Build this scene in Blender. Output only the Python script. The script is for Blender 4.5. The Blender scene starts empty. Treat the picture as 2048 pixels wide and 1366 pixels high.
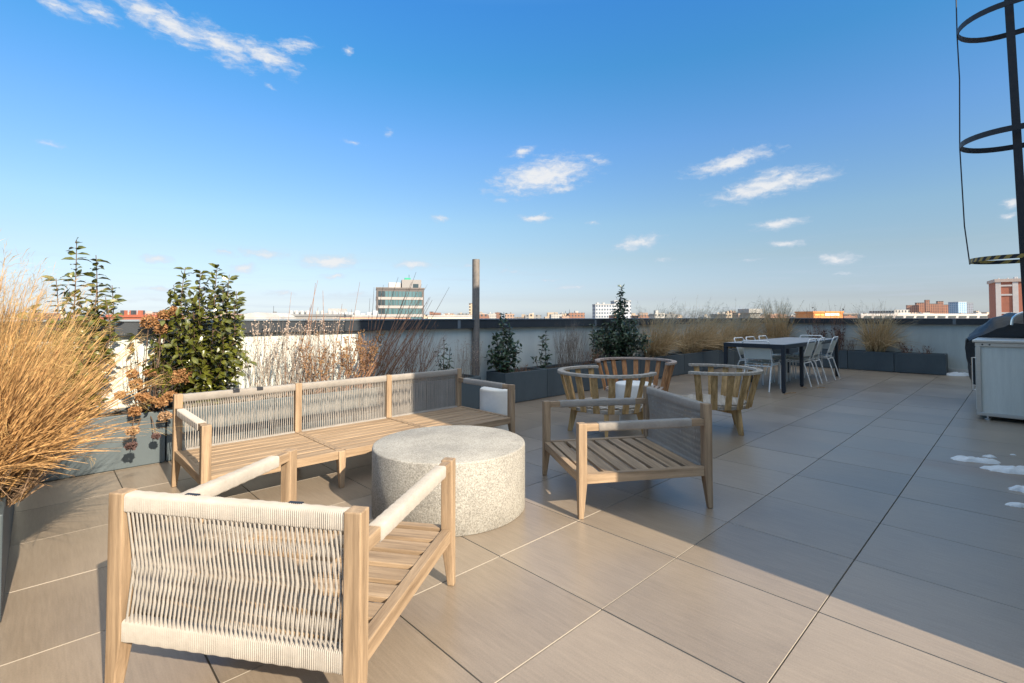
import bpy, math, random
CLOUD_LO, CLOUD_HI, EXPO = (1.55,1.78,2.15,1), (2.35,2.38,2.42,1), 1.3
from mathutils import Vector, Matrix
from mathutils import noise as mn
sc = bpy.context.scene
COL = sc.collection
R = random.Random(11)
# ------------------------------------------------------------------ camera model
F, CX, HZ, EYE, TH = 985.0, 1024.0, 634.0, 1.18, math.radians(1.5)
CY = HZ - F*math.tan(TH)
def ray(px, py):
    x, y = (px-CX)/F, -(py-CY)/F
    return Vector((x, math.cos(TH)-math.sin(TH)*y, math.sin(TH)+math.cos(TH)*y))
def at_z(px, py, z=0.0):
    d = ray(px, py); t = (z-EYE)/d.z
    return Vector((d.x*t, d.y*t, z))
def at_y(px, py, Y):
    d = ray(px, py); t = Y/d.y
    return Vector((d.x*t, Y, EYE+d.z*t))
cam = bpy.data.cameras.new('camera'); co = bpy.data.objects.new('camera', cam); COL.objects.link(co)
cam.sensor_width = 36; cam.lens = F/2048*36; cam.shift_y = (CY-683)/2048; cam.clip_start = .05; cam.clip_end = 20000
co.location = (0, 0, EYE); co.rotation_euler = (math.pi/2+TH, 0, 0); sc.camera = co
# ------------------------------------------------------------------ terrace frame: a along the long wall, b from that wall towards the camera
A = Vector((.7205, .6935, 0)).normalized(); B = Vector((A.y, -A.x, 0)); ANG = math.atan2(A.y, A.x)
O = Vector((-.313, 7.129, 0))
def P(a, b, z=0.0): return O + A*a + B*b + Vector((0, 0, z))
def AB(p): q = Vector((p[0], p[1], 0))-O; return q.dot(A), q.dot(B)
def row_at(px, b=.3):           # the a of the point at distance b from the long wall seen in image column px
    k = (px-CX)/F; n = Vector((-B.x, -B.y, 0)); c = n.dot(O)-b
    t = c/(n.x*k+n.y); return AB((k*t, t))[0]
def rowB_at(px, a=8.7):
    k = (px-CX)/F; c = A.dot(O)+a
    t = c/(A.x*k+A.y); return AB((k*t, t))[1]
# ------------------------------------------------------------------ materials
def nd(nt, kind, **kw):
    n = nt.nodes.new(kind)
    for k, v in kw.items():
        if k in n.inputs: n.inputs[k].default_value = v
        else: setattr(n, k, v)
    return n
def col4(c, k=1.0): return (min(1, c[0]*k), min(1, c[1]*k), min(1, c[2]*k), 1)
def mat(name, base, rough=.6, var=.15, scale=6, stretch=(1,1,1), bump=0, bscale=None, metal=0, detail=6, col2=None, fine=0, trans=0, spec=.5, coord='Object', bdist=.002):
    m = bpy.data.materials.new(name); m.use_nodes = True; nt = m.node_tree; b = nt.nodes['Principled BSDF']; L = nt.links.new
    tc = nd(nt, 'ShaderNodeTexCoord'); mp = nd(nt, 'ShaderNodeMapping'); mp.inputs['Scale'].default_value = stretch
    L(tc.outputs[coord], mp.inputs[0])
    n = nd(nt, 'ShaderNodeTexNoise', Scale=scale, Detail=detail, Roughness=.6); L(mp.outputs[0], n.inputs[0])
    r = nd(nt, 'ShaderNodeValToRGB'); r.color_ramp.elements[0].position = .3; r.color_ramp.elements[1].position = .7
    r.color_ramp.elements[0].color = col4(base, 1-var); r.color_ramp.elements[1].color = col4(col2 or base, 1+var if not col2 else 1)
    L(n.outputs[0], r.inputs[0]); out = r.outputs[0]
    oi = nd(nt, 'ShaderNodeObjectInfo')
    if fine:
        n2 = nd(nt, 'ShaderNodeTexNoise', Scale=scale*9, Detail=3); L(mp.outputs[0], n2.inputs[0])
        mr = nd(nt, 'ShaderNodeMapRange'); mr.inputs[3].default_value = 1-fine; mr.inputs[4].default_value = 1+fine; L(n2.outputs[0], mr.inputs[0])
        mx = nd(nt, 'ShaderNodeMix', data_type='RGBA', blend_type='MULTIPLY'); mx.inputs[0].default_value = 1
        L(out, mx.inputs[6]); L(mr.outputs[0], mx.inputs[7]); out = mx.outputs[2]
    L(out, b.inputs['Base Color'])
    mr2 = nd(nt, 'ShaderNodeMapRange'); mr2.inputs[3].default_value = max(.05, rough-.08); mr2.inputs[4].default_value = min(1, rough+.08)
    L(n.outputs[0], mr2.inputs[0]); L(mr2.outputs[0], b.inputs['Roughness'])
    b.inputs['Metallic'].default_value = metal; b.inputs['Specular IOR Level'].default_value = spec
    if trans:
        tr = nd(nt, 'ShaderNodeBsdfTranslucent'); L(out, tr.inputs[0]); ms = nd(nt, 'ShaderNodeMixShader'); ms.inputs[0].default_value = trans
        L(b.outputs[0], ms.inputs[1]); L(tr.outputs[0], ms.inputs[2]); L(ms.outputs[0], nt.nodes['Material Output'].inputs[0])
    if bump:
        n3 = nd(nt, 'ShaderNodeTexNoise', Scale=bscale or scale*5, Detail=5); L(mp.outputs[0], n3.inputs[0])
        bp = nd(nt, 'ShaderNodeBump', Strength=bump, Distance=bdist); L(n3.outputs[0], bp.inputs['Height']); L(bp.outputs[0], b.inputs['Normal'])
    return m
def wood(name, base, col2, ax, rough=.65):
    s = [38, 38, 38]; s[ax] = 2.2
    return mat(name, base, rough, .12, 1.0, s, bump=.5, bscale=2.5, col2=col2, fine=.25, spec=.25)
TW, TW2 = (.21,.143,.088), (.40,.285,.182)
W3 = [wood('light_teak', TW, TW2, i) for i in range(3)]
WX, WY, WZ = W3
OX = wood('weathered_teak', (.30,.175,.065), (.64,.41,.19), 2, .7)
OXg = wood('greyed_teak', (.30,.25,.19), (.52,.47,.41), 0, .75)
OR = wood('red_brown_teak', (.28,.12,.05), (.56,.29,.13), 2, .7)
ORg = wood('red_grey_teak', (.28,.19,.14), (.5,.42,.36), 0, .75)
ROPE = mat('rope', (.35,.322,.29), .85, .12, 6, bump=.6, bscale=300, fine=.12, spec=.2)
PLANT = mat('planter_metal', (.068,.088,.098), .58, .16, 2.2, (1,1,.5), bump=.08, bscale=2, fine=.08)
STUCCO = mat('stucco', (.53,.56,.53), .9, .09, 1.3, (2.5,2.5,.5), bump=.5, bscale=160, fine=.06, spec=.2)
DARKM = mat('dark_metal', (.028,.034,.042), .38, .15, 2, fine=.1)
COPE = mat('coping_metal', (.16,.19,.22), .35, .12, 1.5, metal=.3, fine=.08)
BLACKP = mat('black_paint', (.012,.014,.02), .5, .2, 9)
NAVY = mat('navy_paint', (.018,.025,.035), .4, .15, 5)
WHITEP = mat('white_powder_coat', (.80,.81,.79), .4, .04, 6)
SHEET = mat('pale_sheet_metal', (.62,.66,.61), .5, .06, 6)
STEEL = mat('brushed_steel', (.62,.60,.56), .34, .08, 2, (1,1,14), metal=.8, fine=.06)
PANEL = mat('brushed_panel', (.74,.74,.68), .45, .07, 1.6, (12,12,1.2), metal=.08, fine=.06)
CHROME = mat('chrome', (.8,.8,.8), .15, .03, 4, metal=1)
COVER = mat('black_cover_fabric', (.012,.013,.016), .42, .3, 4, bump=.6, bscale=9, bdist=.02)
SOIL = mat('soil', (.035,.025,.018), .95, .4, 30, bump=1, bscale=60, bdist=.01)
WHITEC = mat('white_ceramic', (.74,.72,.67), .6, .07, 5, bump=.1, fine=.04)
SNOW = mat('snow', (.84,.87,.9), .6, .05, 25, bump=.8, bscale=60, bdist=.01, trans=.15)
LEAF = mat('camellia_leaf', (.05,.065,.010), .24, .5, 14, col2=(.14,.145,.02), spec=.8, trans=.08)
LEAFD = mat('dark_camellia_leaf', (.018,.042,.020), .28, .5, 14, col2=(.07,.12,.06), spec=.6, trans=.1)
BARK = mat('bark', (.12,.075,.05), .9, .3, 40, fine=.2)
TWIG = mat('red_brown_twig', (.20,.10,.065), .8, .3, 25, col2=(.36,.2,.12))
TWIGG = mat('grey_twig', (.20,.155,.125), .85, .3, 25, col2=(.38,.31,.25))
DEAD = mat('dead_stalk', (.11,.07,.045), .85, .3, 1.0, (60,60,3), col2=(.34,.22,.13), fine=.2)
DRYL = mat('dry_leaf', (.20,.10,.04), .8, .4, 30, col2=(.42,.25,.11), trans=.2)
DRYD = mat('dark_dry_leaf', (.07,.04,.04), .8, .4, 30, col2=(.16,.09,.08), trans=.1)
SEED = mat('seed_head', (.30,.22,.17), .9, .3, 40, col2=(.55,.45,.38))
STRAW = mat('straw', (.24,.115,.045), .6, .3, 1.0, (60,60,2.5), col2=(.72,.44,.185), fine=.25, trans=.06, spec=.35)
STRAWG = mat('pale_straw', (.38,.25,.12), .7, .3, 1.0, (50,50,2.5), col2=(.82,.62,.36), fine=.2, trans=.12, spec=.4)
PLUME = mat('grass_plume', (.38,.24,.09), .8, .2, 12, col2=(.64,.44,.19), trans=.2, spec=.1)
PLUMEG = mat('grey_plume', (.36,.34,.26), .85, .2, 12, col2=(.55,.52,.42), trans=.4, spec=.1)
HYD = mat('dried_petal', (.25,.12,.05), .7, .35, 40, col2=(.56,.31,.14), trans=.25, spec=.2)
HYDP = mat('pale_dried_petal', (.36,.2,.1), .7, .35, 40, col2=(.62,.42,.26), trans=.25, spec=.2)
# ------------------------------------------------------------------ mesh building
class MB:
    def __init__(s): s.v, s.f, s.mi = [], [], []
    def add(s, vs, fs, m=0):
        k = len(s.v); s.v += [tuple(v) for v in vs]; s.f += [tuple(i+k for i in f) for f in fs]; s.mi += [m]*len(fs); return s
    def box(s, x0, x1, y0, y1, z0, z1, m=0, M=None):
        vs = [Vector((x, y, z)) for z in (z0, z1) for y in (y0, y1) for x in (x0, x1)]
        if M: vs = [M @ v for v in vs]
        return s.add(vs, [(0,2,3,1),(4,5,7,6),(0,1,5,4),(2,6,7,3),(0,4,6,2),(1,3,7,5)], m)
    def loft(s, rings, m=0, close=True):
        k = len(rings[0]); vs = [v for r in rings for v in r]; fs = []
        for i in range(len(rings)-1):
            for j in range(k):
                fs.append((i*k+j, i*k+(j+1)%k, (i+1)*k+(j+1)%k, (i+1)*k+j))
        if close: fs.append(tuple(reversed(range(k)))); fs.append(tuple(range((len(rings)-1)*k, len(rings)*k)))
        return s.add(vs, fs, m)
    def rects(s, secs, m=0):        # secs: (cx, cy, z, half x, half y)
        return s.loft([[Vector((c+sx*hx, d+sy*hy, z)) for sx, sy in ((-1,-1),(1,-1),(1,1),(-1,1))] for c, d, z, hx, hy in secs], m)
    def tube(s, pts, r, n=6, m=0, closed=False):
        pts = [Vector(p) for p in pts]; N = len(pts); rings = []; up = Vector((0,0,1))
        rs = r if isinstance(r, (list, tuple)) else [r]*N
        d0 = (pts[1]-pts[0]).normalized(); u = d0.cross(up if abs(d0.z) < .9 else Vector((1,0,0))).normalized()
        for i in range(N):
            if closed: d = (pts[(i+1) % N]-pts[i-1]).normalized()
            else: d = (pts[min(i+1, N-1)]-pts[max(i-1, 0)]).normalized()
            u = (u-d*u.dot(d)); u = u.normalized() if u.length > 1e-6 else d.orthogonal().normalized(); w = d.cross(u)
            rings.append([pts[i]+(u*math.cos(2*math.pi*j/n+math.pi/n)+w*math.sin(2*math.pi*j/n+math.pi/n))*rs[i] for j in range(n)])
        if closed: rings.append(rings[0])
        return s.loft(rings, m, not closed)
    def bar(s, p, q, w, h, m=0, up=Vector((0,0,1))):
        p, q = Vector(p), Vector(q); d = (q-p).normalized(); u = d.cross(up).normalized(); v = u.cross(d)
        return s.loft([[c+u*sx*w/2+v*sy*h/2 for sx, sy in ((-1,-1),(1,-1),(1,1),(-1,1))] for c in (p, q)], m)
    def lathe(s, prof, n=32, c=(0,0), m=0, wob=0):
        rings = [[Vector((c[0]+r*math.cos(2*math.pi*j/n), c[1]+r*math.sin(2*math.pi*j/n), z)) for j in range(n)] for r, z in prof]
        return s.loft(rings, m)
    def ribbon(s, pts, w, side, m=0):
        vs = []; N = len(pts)
        for i, p in enumerate(pts):
            t = i/(N-1); ww = w*(1-.85*t**2)/2; vs += [p-side*ww, p+side*ww]
        return s.add(vs, [(2*i, 2*i+1, 2*i+3, 2*i+2) for i in range(N-1)], m)
    def build(s, name, mats, parent=None, smooth=False, bevel=0, loc=None, rot=0):
        me = bpy.data.meshes.new(name); me.from_pydata(s.v, [], s.f)
        if not isinstance(mats, (list, tuple)): mats = [mats]
        for m in mats: me.materials.append(m)
        if len(mats) > 1: me.polygons.foreach_set('material_index', s.mi)
        if smooth: me.polygons.foreach_set('use_smooth', [True]*len(me.polygons))
        me.update(); o = bpy.data.objects.new(name, me); COL.objects.link(o)
        if parent: o.parent = parent
        if loc is not None: o.location = loc; o.rotation_euler = (0, 0, rot)
        if bevel:
            b = o.modifiers.new('bevel', 'BEVEL'); b.width = bevel; b.segments = 2; b.limit_method = 'ANGLE'; b.angle_limit = .7
        if smooth:
            try: me.set_sharp_from_angle(angle=math.radians(50))
            except Exception: pass
        return o
def tag(o, label=None, cat=None, group=None, kind=None):
    for k, v in (('label', label), ('category', cat), ('group', group), ('kind', kind)):
        if v: o[k] = v
    return o
def thing(name, label, cat, loc=(0,0,0), rot=0, group=None):
    o = bpy.data.objects.new(name, None); COL.objects.link(o); o.location = loc; o.rotation_euler = (0,0,rot); o.empty_display_size = .2
    return tag(o, label, cat, group)
def copy_tree(o, parent=None):
    c = o.copy(); COL.objects.link(c)
    if parent: c.parent = parent
    for ch in [x for x in sc.objects if x.parent == o]: copy_tree(ch, c)
    return c
def put(src, loc, rot, label, group=None):
    c = copy_tree(src); c.location = loc; c.rotation_euler = (0,0,rot); c['label'] = label
    if group: c['group'] = group
    return c
# ------------------------------------------------------------------ world and sun
AZ, EL = math.radians(41), math.radians(29.5)
sund = Vector((math.sin(AZ)*math.cos(EL), -math.cos(AZ)*math.cos(EL), math.sin(EL)))
sl = bpy.data.lights.new('sun', 'SUN'); sl.energy = 3.8; sl.angle = math.radians(.55); sl.color = (1, .86, .67)
so = bpy.data.objects.new('sun', sl); COL.objects.link(so); so.rotation_euler = (-sund).to_track_quat('-Z', 'Y').to_euler(); so.location = sund*30
W = bpy.data.worlds.new('World'); sc.world = W; W.use_nodes = True; nt = W.node_tree; L = nt.links.new
bg = nt.nodes['Background']; bg.inputs[1].default_value = .15
sky = nd(nt, 'ShaderNodeTexSky', sky_type='NISHITA'); sky.sun_disc = False; sky.sun_elevation = EL; sky.sun_rotation = math.pi-AZ
sky.altitude = 0; sky.air_density = 1.0; sky.dust_density = .6; sky.ozone_density = 2.0
tc = nd(nt, 'ShaderNodeTexCoord'); sx = nd(nt, 'ShaderNodeSeparateXYZ'); L(tc.outputs['Generated'], sx.inputs[0])
# clear winter air: deeper blue at mid height, a soft pale horizon; zenith above the view brightened as added fill for the shade (multiplies the sky texture; ramp values are an eighth of the factor)
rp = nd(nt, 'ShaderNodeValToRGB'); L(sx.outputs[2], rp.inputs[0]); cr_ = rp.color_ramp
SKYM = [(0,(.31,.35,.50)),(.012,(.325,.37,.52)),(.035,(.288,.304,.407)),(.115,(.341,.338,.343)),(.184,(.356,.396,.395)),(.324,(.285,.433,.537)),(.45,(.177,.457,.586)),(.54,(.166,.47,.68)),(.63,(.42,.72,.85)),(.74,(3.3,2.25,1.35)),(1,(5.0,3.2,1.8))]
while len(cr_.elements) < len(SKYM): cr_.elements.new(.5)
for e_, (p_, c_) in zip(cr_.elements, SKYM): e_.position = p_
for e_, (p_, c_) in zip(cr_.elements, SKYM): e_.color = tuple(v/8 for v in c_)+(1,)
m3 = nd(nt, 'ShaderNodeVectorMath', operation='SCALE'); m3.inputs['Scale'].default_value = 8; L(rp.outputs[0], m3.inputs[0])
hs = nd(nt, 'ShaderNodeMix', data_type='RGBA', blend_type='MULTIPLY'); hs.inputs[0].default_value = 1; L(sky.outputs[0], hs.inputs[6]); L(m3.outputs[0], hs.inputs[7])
def mth(op, a, b=None, c=None):
    n = nd(nt, 'ShaderNodeMath', operation=op)
    for i, v in enumerate((a, b, c)):
        if v is None: continue
        if hasattr(v, 'is_output'): L(v, n.inputs[i])
        else: n.inputs[i].default_value = v
    return n.outputs[0]
az = mth('ARCTAN2', sx.outputs[0], sx.outputs[1])
hyp = mth('SQRT', mth('ADD', mth('MULTIPLY', sx.outputs[0], sx.outputs[0]), mth('MULTIPLY', sx.outputs[1], sx.outputs[1])))
el = mth('DIVIDE', sx.outputs[2], mth('MAXIMUM', hyp, .001))
cb = nd(nt, 'ShaderNodeCombineXYZ'); L(az, cb.inputs[0]); L(el, cb.inputs[1]); pv = cb.outputs[0]
# warp the coordinate so that cloud outlines are ragged
wn = nd(nt, 'ShaderNodeTexNoise', Scale=22, Detail=7, Roughness=.65); L(pv, wn.inputs[0])
vm = nd(nt, 'ShaderNodeVectorMath', operation='MULTIPLY_ADD'); L(wn.outputs['Color'], vm.inputs[0]); vm.inputs[1].default_value = (.045,.022,0)
va = nd(nt, 'ShaderNodeVectorMath', operation='ADD'); L(pv, va.inputs[0]); va.inputs[1].default_value = (-.0225,-.011,0); L(va.outputs[0], vm.inputs[2]); wp = vm.outputs[0]
CL = [(110,8,75,16,-12,.9),(195,22,55,18,-22,.8),(290,22,60,28,-20,1),(345,50,90,30,-18,1),(440,85,95,26,-18,1),(530,110,75,24,-14,1),(590,92,45,16,18,.8),(460,125,60,12,-8,.5),
 (695,100,12,8,0,.6),(1085,352,105,32,12,1.25),(1045,305,24,11,15,.9),(1125,376,32,9,8,.9),(1190,320,34,10,-25,.6),(1460,325,92,17,10,1.15),(1535,372,115,22,8,1.2),(1620,362,60,9,8,.8),(1545,350,35,14,5,.8),
 (1070,436,36,8,0,1),(1190,446,13,5,0,.7),(876,437,20,7,0,.8),(1557,448,56,11,5,1.1),(1275,486,48,13,12,1.1),(1575,484,40,7,0,.9),(1672,517,44,11,-4,1.1),
 (660,524,62,14,3,1.25),(825,529,46,9,-3,1),(525,508,62,10,0,.8),(485,537,38,10,3,1),(313,519,36,8,0,1),(312,578,38,5,0,.7),(670,553,30,6,4,.9),(560,587,34,6,0,.8),
 (2022,403,28,12,5,1.1),(2022,433,28,8,3,1),(1020,544,34,4,0,.6),(1330,517,22,5,0,.5),(95,288,44,7,-8,.35),(712,286,26,5,-6,.5),(773,265,10,10,0,.5),(1000,400,18,5,0,.5),(940,532,34,5,0,.5),
 (1500,520,30,4,0,.4),(700,590,60,5,0,.5),(300,600,90,4,0,.5),(1150,575,60,5,0,.5),(1700,545,50,4,0,.4),(540,175,14,6,-20,.4),(1100,560,40,3,0,.4),(450,505,25,6,0,.6)]
fld = None
for px, py, w, h, rt, st in CL:
    def ae(x, y): d = ray(x, y); return math.atan2(d.x, d.y), d.z/math.hypot(d.x, d.y)
    a0, e0 = ae(px, py); sa = abs(ae(px+w, py)[0]-ae(px-w, py)[0])/2; se = abs(ae(px, py-h)[1]-ae(px, py+h)[1])/2
    m = nd(nt, 'ShaderNodeMapping', vector_type='TEXTURE'); m.inputs['Location'].default_value = (a0, e0, 0)
    m.inputs['Rotation'].default_value = (0, 0, math.radians(rt)); m.inputs['Scale'].default_value = (sa*1.35, se*1.5, 1); L(wp, m.inputs[0])
    ln = nd(nt, 'ShaderNodeVectorMath', operation='LENGTH'); L(m.outputs[0], ln.inputs[0])
    v = mth('MULTIPLY', mth('SUBTRACT', 1, ln.outputs['Value']), st+.22)
    fld = v if fld is None else mth('MAXIMUM', fld, v)
cm = nd(nt, 'ShaderNodeMapping'); cm.inputs['Scale'].default_value = (26, 60, 1); L(wp, cm.inputs[0])
cn = nd(nt, 'ShaderNodeTexNoise', Scale=1.6, Detail=9, Roughness=.62); L(cm.outputs[0], cn.inputs[0])
dens = mth('ADD', fld, mth('MULTIPLY', mth('SUBTRACT', cn.outputs[0], .52), 1.9))
mr = nd(nt, 'ShaderNodeMapRange', interpolation_type='SMOOTHSTEP'); mr.inputs[1].default_value = .05; mr.inputs[2].default_value = 1.3; L(dens, mr.inputs[0])
# thin streaky veil low over the skyline
sm = nd(nt, 'ShaderNodeMapping'); sm.inputs['Scale'].default_value = (3.5, 60, 1); L(pv, sm.inputs[0])
sn = nd(nt, 'ShaderNodeTexNoise', Scale=1.5, Detail=7, Roughness=.6); L(sm.outputs[0], sn.inputs[0])
band = nd(nt, 'ShaderNodeMapRange'); band.inputs[1].default_value = .16; band.inputs[2].default_value = .0; L(el, band.inputs[0])
st = nd(nt, 'ShaderNodeMapRange', interpolation_type='SMOOTHSTEP'); st.inputs[1].default_value = .5; st.inputs[2].default_value = .75; st.inputs[4].default_value = .45; L(sn.outputs[0], st.inputs[0])
veil = mth('MULTIPLY', st.outputs[0], band.outputs[0])
cd = mth('MINIMUM', mth('MAXIMUM', mth('MULTIPLY', mr.outputs[0], .95), veil), 1)
cc = nd(nt, 'ShaderNodeMix', data_type='RGBA'); L(mr.outputs[0], cc.inputs[0]); cc.inputs[6].default_value = CLOUD_LO; cc.inputs[7].default_value = CLOUD_HI
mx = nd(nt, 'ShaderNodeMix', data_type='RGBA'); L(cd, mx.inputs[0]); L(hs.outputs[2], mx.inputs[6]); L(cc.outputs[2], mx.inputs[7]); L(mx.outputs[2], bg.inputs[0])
sc.view_settings.view_transform = 'Standard'; sc.view_settings.look = 'None'; sc.view_settings.exposure = EXPO; sc.view_settings.gamma = 1
sc.cycles.use_adaptive_sampling = True; sc.cycles.max_bounces = 6; sc.cycles.transparent_max_bounces = 6
# ================================================================== deck, walls
def deck_material():
    m = bpy.data.materials.new('porcelain_tile'); m.use_nodes = True; nt = m.node_tree; b = nt.nodes['Principled BSDF']; L = nt.links.new
    tc = nd(nt, 'ShaderNodeTexCoord'); mp = nd(nt, 'ShaderNodeMapping'); mp.inputs['Location'].default_value = (-TA0/TS, TB0/TS, 0); mp.inputs['Scale'].default_value = (1/TS, 1/TS, 1); L(tc.outputs['Object'], mp.inputs[0])
    fl = nd(nt, 'ShaderNodeVectorMath', operation='FLOOR'); L(mp.outputs[0], fl.inputs[0])
    wn = nd(nt, 'ShaderNodeTexWhiteNoise'); L(fl.outputs[0], wn.inputs[0])
    # brushed grain running across the terrace
    m2 = nd(nt, 'ShaderNodeMapping'); m2.inputs['Scale'].default_value = (90, 6, 1); 
    ad = nd(nt, 'ShaderNodeVectorMath', operation='ADD'); L(tc.outputs['Object'], ad.inputs[0])
    sc3 = nd(nt, 'ShaderNodeVectorMath', operation='SCALE'); sc3.inputs['Scale'].default_value = 3; L(wn.outputs['Color'], sc3.inputs[0]); L(sc3.outputs[0], ad.inputs[1]); L(ad.outputs[0], m2.inputs[0])
    g = nd(nt, 'ShaderNodeTexNoise', Scale=1.0, Detail=8, Roughness=.7); L(m2.outputs[0], g.inputs[0])
    c = nd(nt, 'ShaderNodeTexNoise', Scale=1.3, Detail=5); L(ad.outputs[0], c.inputs[0])
    f = nd(nt, 'ShaderNodeTexNoise', Scale=190, Detail=3); L(tc.outputs['Object'], f.inputs[0])
    def mm(a, b_, op='ADD'):
        n = nd(nt, 'ShaderNodeMath', operation=op)
        for i, v in enumerate((a, b_)):
            if hasattr(v, 'is_output'): L(v, n.inputs[i])
            else: n.inputs[i].default_value = v
        return n.outputs[0]
    val = mm(mm(mm(mm(g.outputs[0], .5, 'MULTIPLY'), mm(c.outputs[0], .5, 'MULTIPLY')), mm(wn.outputs[0], .16, 'MULTIPLY')), mm(f.outputs[0], .34, 'MULTIPLY'))
    r = nd(nt, 'ShaderNodeValToRGB'); e = r.color_ramp.elements; e[0].position = .46; e[1].position = .98
    e[0].color = (.155,.122,.09,1); e[1].color = (.32,.258,.195,1); L(val, r.inputs[0])
    # rusty damp stain beside the melting snow
    stn = nd(nt, 'ShaderNodeVectorMath', operation='DISTANCE'); sm = nd(nt, 'ShaderNodeMapping', vector_type='TEXTURE')
    sa, sb = AB(at_z(1960, 940)); sm.inputs['Location'].default_value = (sa, -sb, 0); sm.inputs['Scale'].default_value = (.28, .75, 1); L(tc.outputs['Object'], sm.inputs[0])
    wv = nd(nt, 'ShaderNodeTexNoise', Scale=3.5, Detail=4); L(tc.outputs['Object'], wv.inputs[0])
    L(sm.outputs[0], stn.inputs[0]); d = mm(mm(wv.outputs[0], 1.4, 'MULTIPLY'), stn.outputs['Value'], 'SUBTRACT')
    mr = nd(nt, 'ShaderNodeMapRange', interpolation_type='SMOOTHSTEP'); mr.inputs[1].default_value = -.4; mr.inputs[2].default_value = .5; mr.inputs[4].default_value = .55; L(d, mr.inputs[0])
    mx = nd(nt, 'ShaderNodeMix', data_type='RGBA', blend_type='MULTIPLY'); L(mr.outputs[0], mx.inputs[0]); L(r.outputs[0], mx.inputs[6]); mx.inputs[7].default_value = (.85,.62,.42,1)
    L(mx.outputs[2], b.inputs['Base Color'])
    rr = nd(nt, 'ShaderNodeMapRange'); rr.inputs[3].default_value = .24; rr.inputs[4].default_value = .42; b.inputs['Specular IOR Level'].default_value = .75; L(c.outputs[0], rr.inputs[0]); L(rr.outputs[0], b.inputs['Roughness'])
    bp = nd(nt, 'ShaderNodeBump', Strength=.25, Distance=.0015); L(g.outputs[0], bp.inputs['Height']); L(bp.outputs[0], b.inputs['Normal'])
    return m
TS = .61
TA0, TB0 = AB(at_z(1204, 1218.6))          # one joint crossing
LEFT, FAR, BACKB = -5.3, 9.0, 11.0
TILE = deck_material()
EDGE = mat('tile_edge', (.36,.32,.27), .8, .08, 20)
PAD = mat('underlay', (.02,.02,.02), .9)
mb = MB(); g = .0031
def rng(lo, hi, o): 
    k = math.floor((lo-o)/TS); out = []
    while o+k*TS < hi: out.append((max(lo, o+k*TS), min(hi, o+(k+1)*TS))); k += 1
    return out
for a0, a1 in rng(LEFT, FAR, TA0):
    for b0, b1 in rng(0, BACKB, TB0):
        dz = R.uniform(-.0008, .0008); x0, x1, y0, y1 = a0+g, a1-g, -b1+g, -b0-g
        vs = [(x0,y0,-.02),(x1,y0,-.02),(x1,y1,-.02),(x0,y1,-.02),(x0,y0,dz),(x1,y0,dz),(x1,y1,dz),(x0,y1,dz)]
        mb.add(vs, [(4,5,6,7)], 0); mb.add(vs, [(0,1,5,4),(1,2,6,5),(2,3,7,6),(3,0,4,7)], 1)
mb.add([(LEFT,-BACKB,-.019),(FAR,-BACKB,-.019),(FAR,0,-.019),(LEFT,0,-.019)], [(0,1,2,3)], 2)
tag(mb.build('roof_deck', [TILE, EDGE, PAD], loc=O, rot=ANG), kind='structure')
mb = MB().box(LEFT-.25, FAR+.25, -BACKB, .25, -27, -.03)
tag(mb.build('terrace_slab', mat('slab', (.25,.24,.22), .9), loc=O, rot=ANG), kind='structure')
def parapet(label, a0, a1, b0, b1, n):      # n: inner side: 'b' (faces +b), 'a-' , 'a+'
    t = thing('parapet_wall', label, 'wall', O, ANG)
    MB().box(a0, a1, -b1, -b0, -.02, 1.03).build('wall_face', STUCCO, t)
    e = .07
    fa = {'b': (a0+.0835, a1-.0835, -b1-e, -b0+e), 'a-': (a0-e, a1+e, -b1, -b0+.02), 'a+': (a0-e, a1+e, -b1, -b0+.02)}[n]
    MB().box(fa[0], fa[1], fa[2], fa[3], 1.022, 1.138).build('fascia', DARKM, t, bevel=.003)
    q = .012; MB().box(fa[0]-(q if n != 'b' else 0), fa[1]+(q if n != 'b' else 0), fa[2]-(q if n == 'b' else 0), fa[3]+q, 1.138, 1.156).build('coping', COPE, t, bevel=.004)
    sm = MB(); Ls = (a1-a0) if n == 'b' else (b1-b0); k = 1.6
    while k < Ls:
        if n == 'b': sm.box(a0+k, a0+k+.05, fa[2]-.004, fa[2]-.0005, 1.024, 1.137)
        elif n == 'a-': sm.box(fa[0]-.004, fa[0]-.0005, -b0-k-.05, -b0-k, 1.024, 1.137)
        else: sm.box(fa[1]+.0005, fa[1]+.004, -b0-k-.05, -b0-k, 1.024, 1.137)
        k += 3.05
    sm.build('seam_cover', COPE, t)
    st = MB()
    if n == 'b': st.box(a0+.02, a1-.02, -b1-.012, -b1-.001, .0, .11)
    elif n == 'a-': st.box(a0-.012, a0-.001, -b1+.02, -b0-.03, 0, .11)
    else: st.box(a1+.001, a1+.012, -b1+.02, -b0-.03, 0, .11)
    st.build('base_flashing', STEEL, t)
parapet('long pale stucco parapet with dark coping behind the sofa and the row of planters', LEFT, FAR, -.25, 0, 'b')
parapet('shaded stucco parapet at the far end behind the dining table', FAR, FAR+.25, -.25-.07, BACKB, 'a-')
parapet('short stucco parapet at the left edge behind the golden grass', LEFT-.25, LEFT, -.25-.07, BACKB, 'a+')
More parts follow.
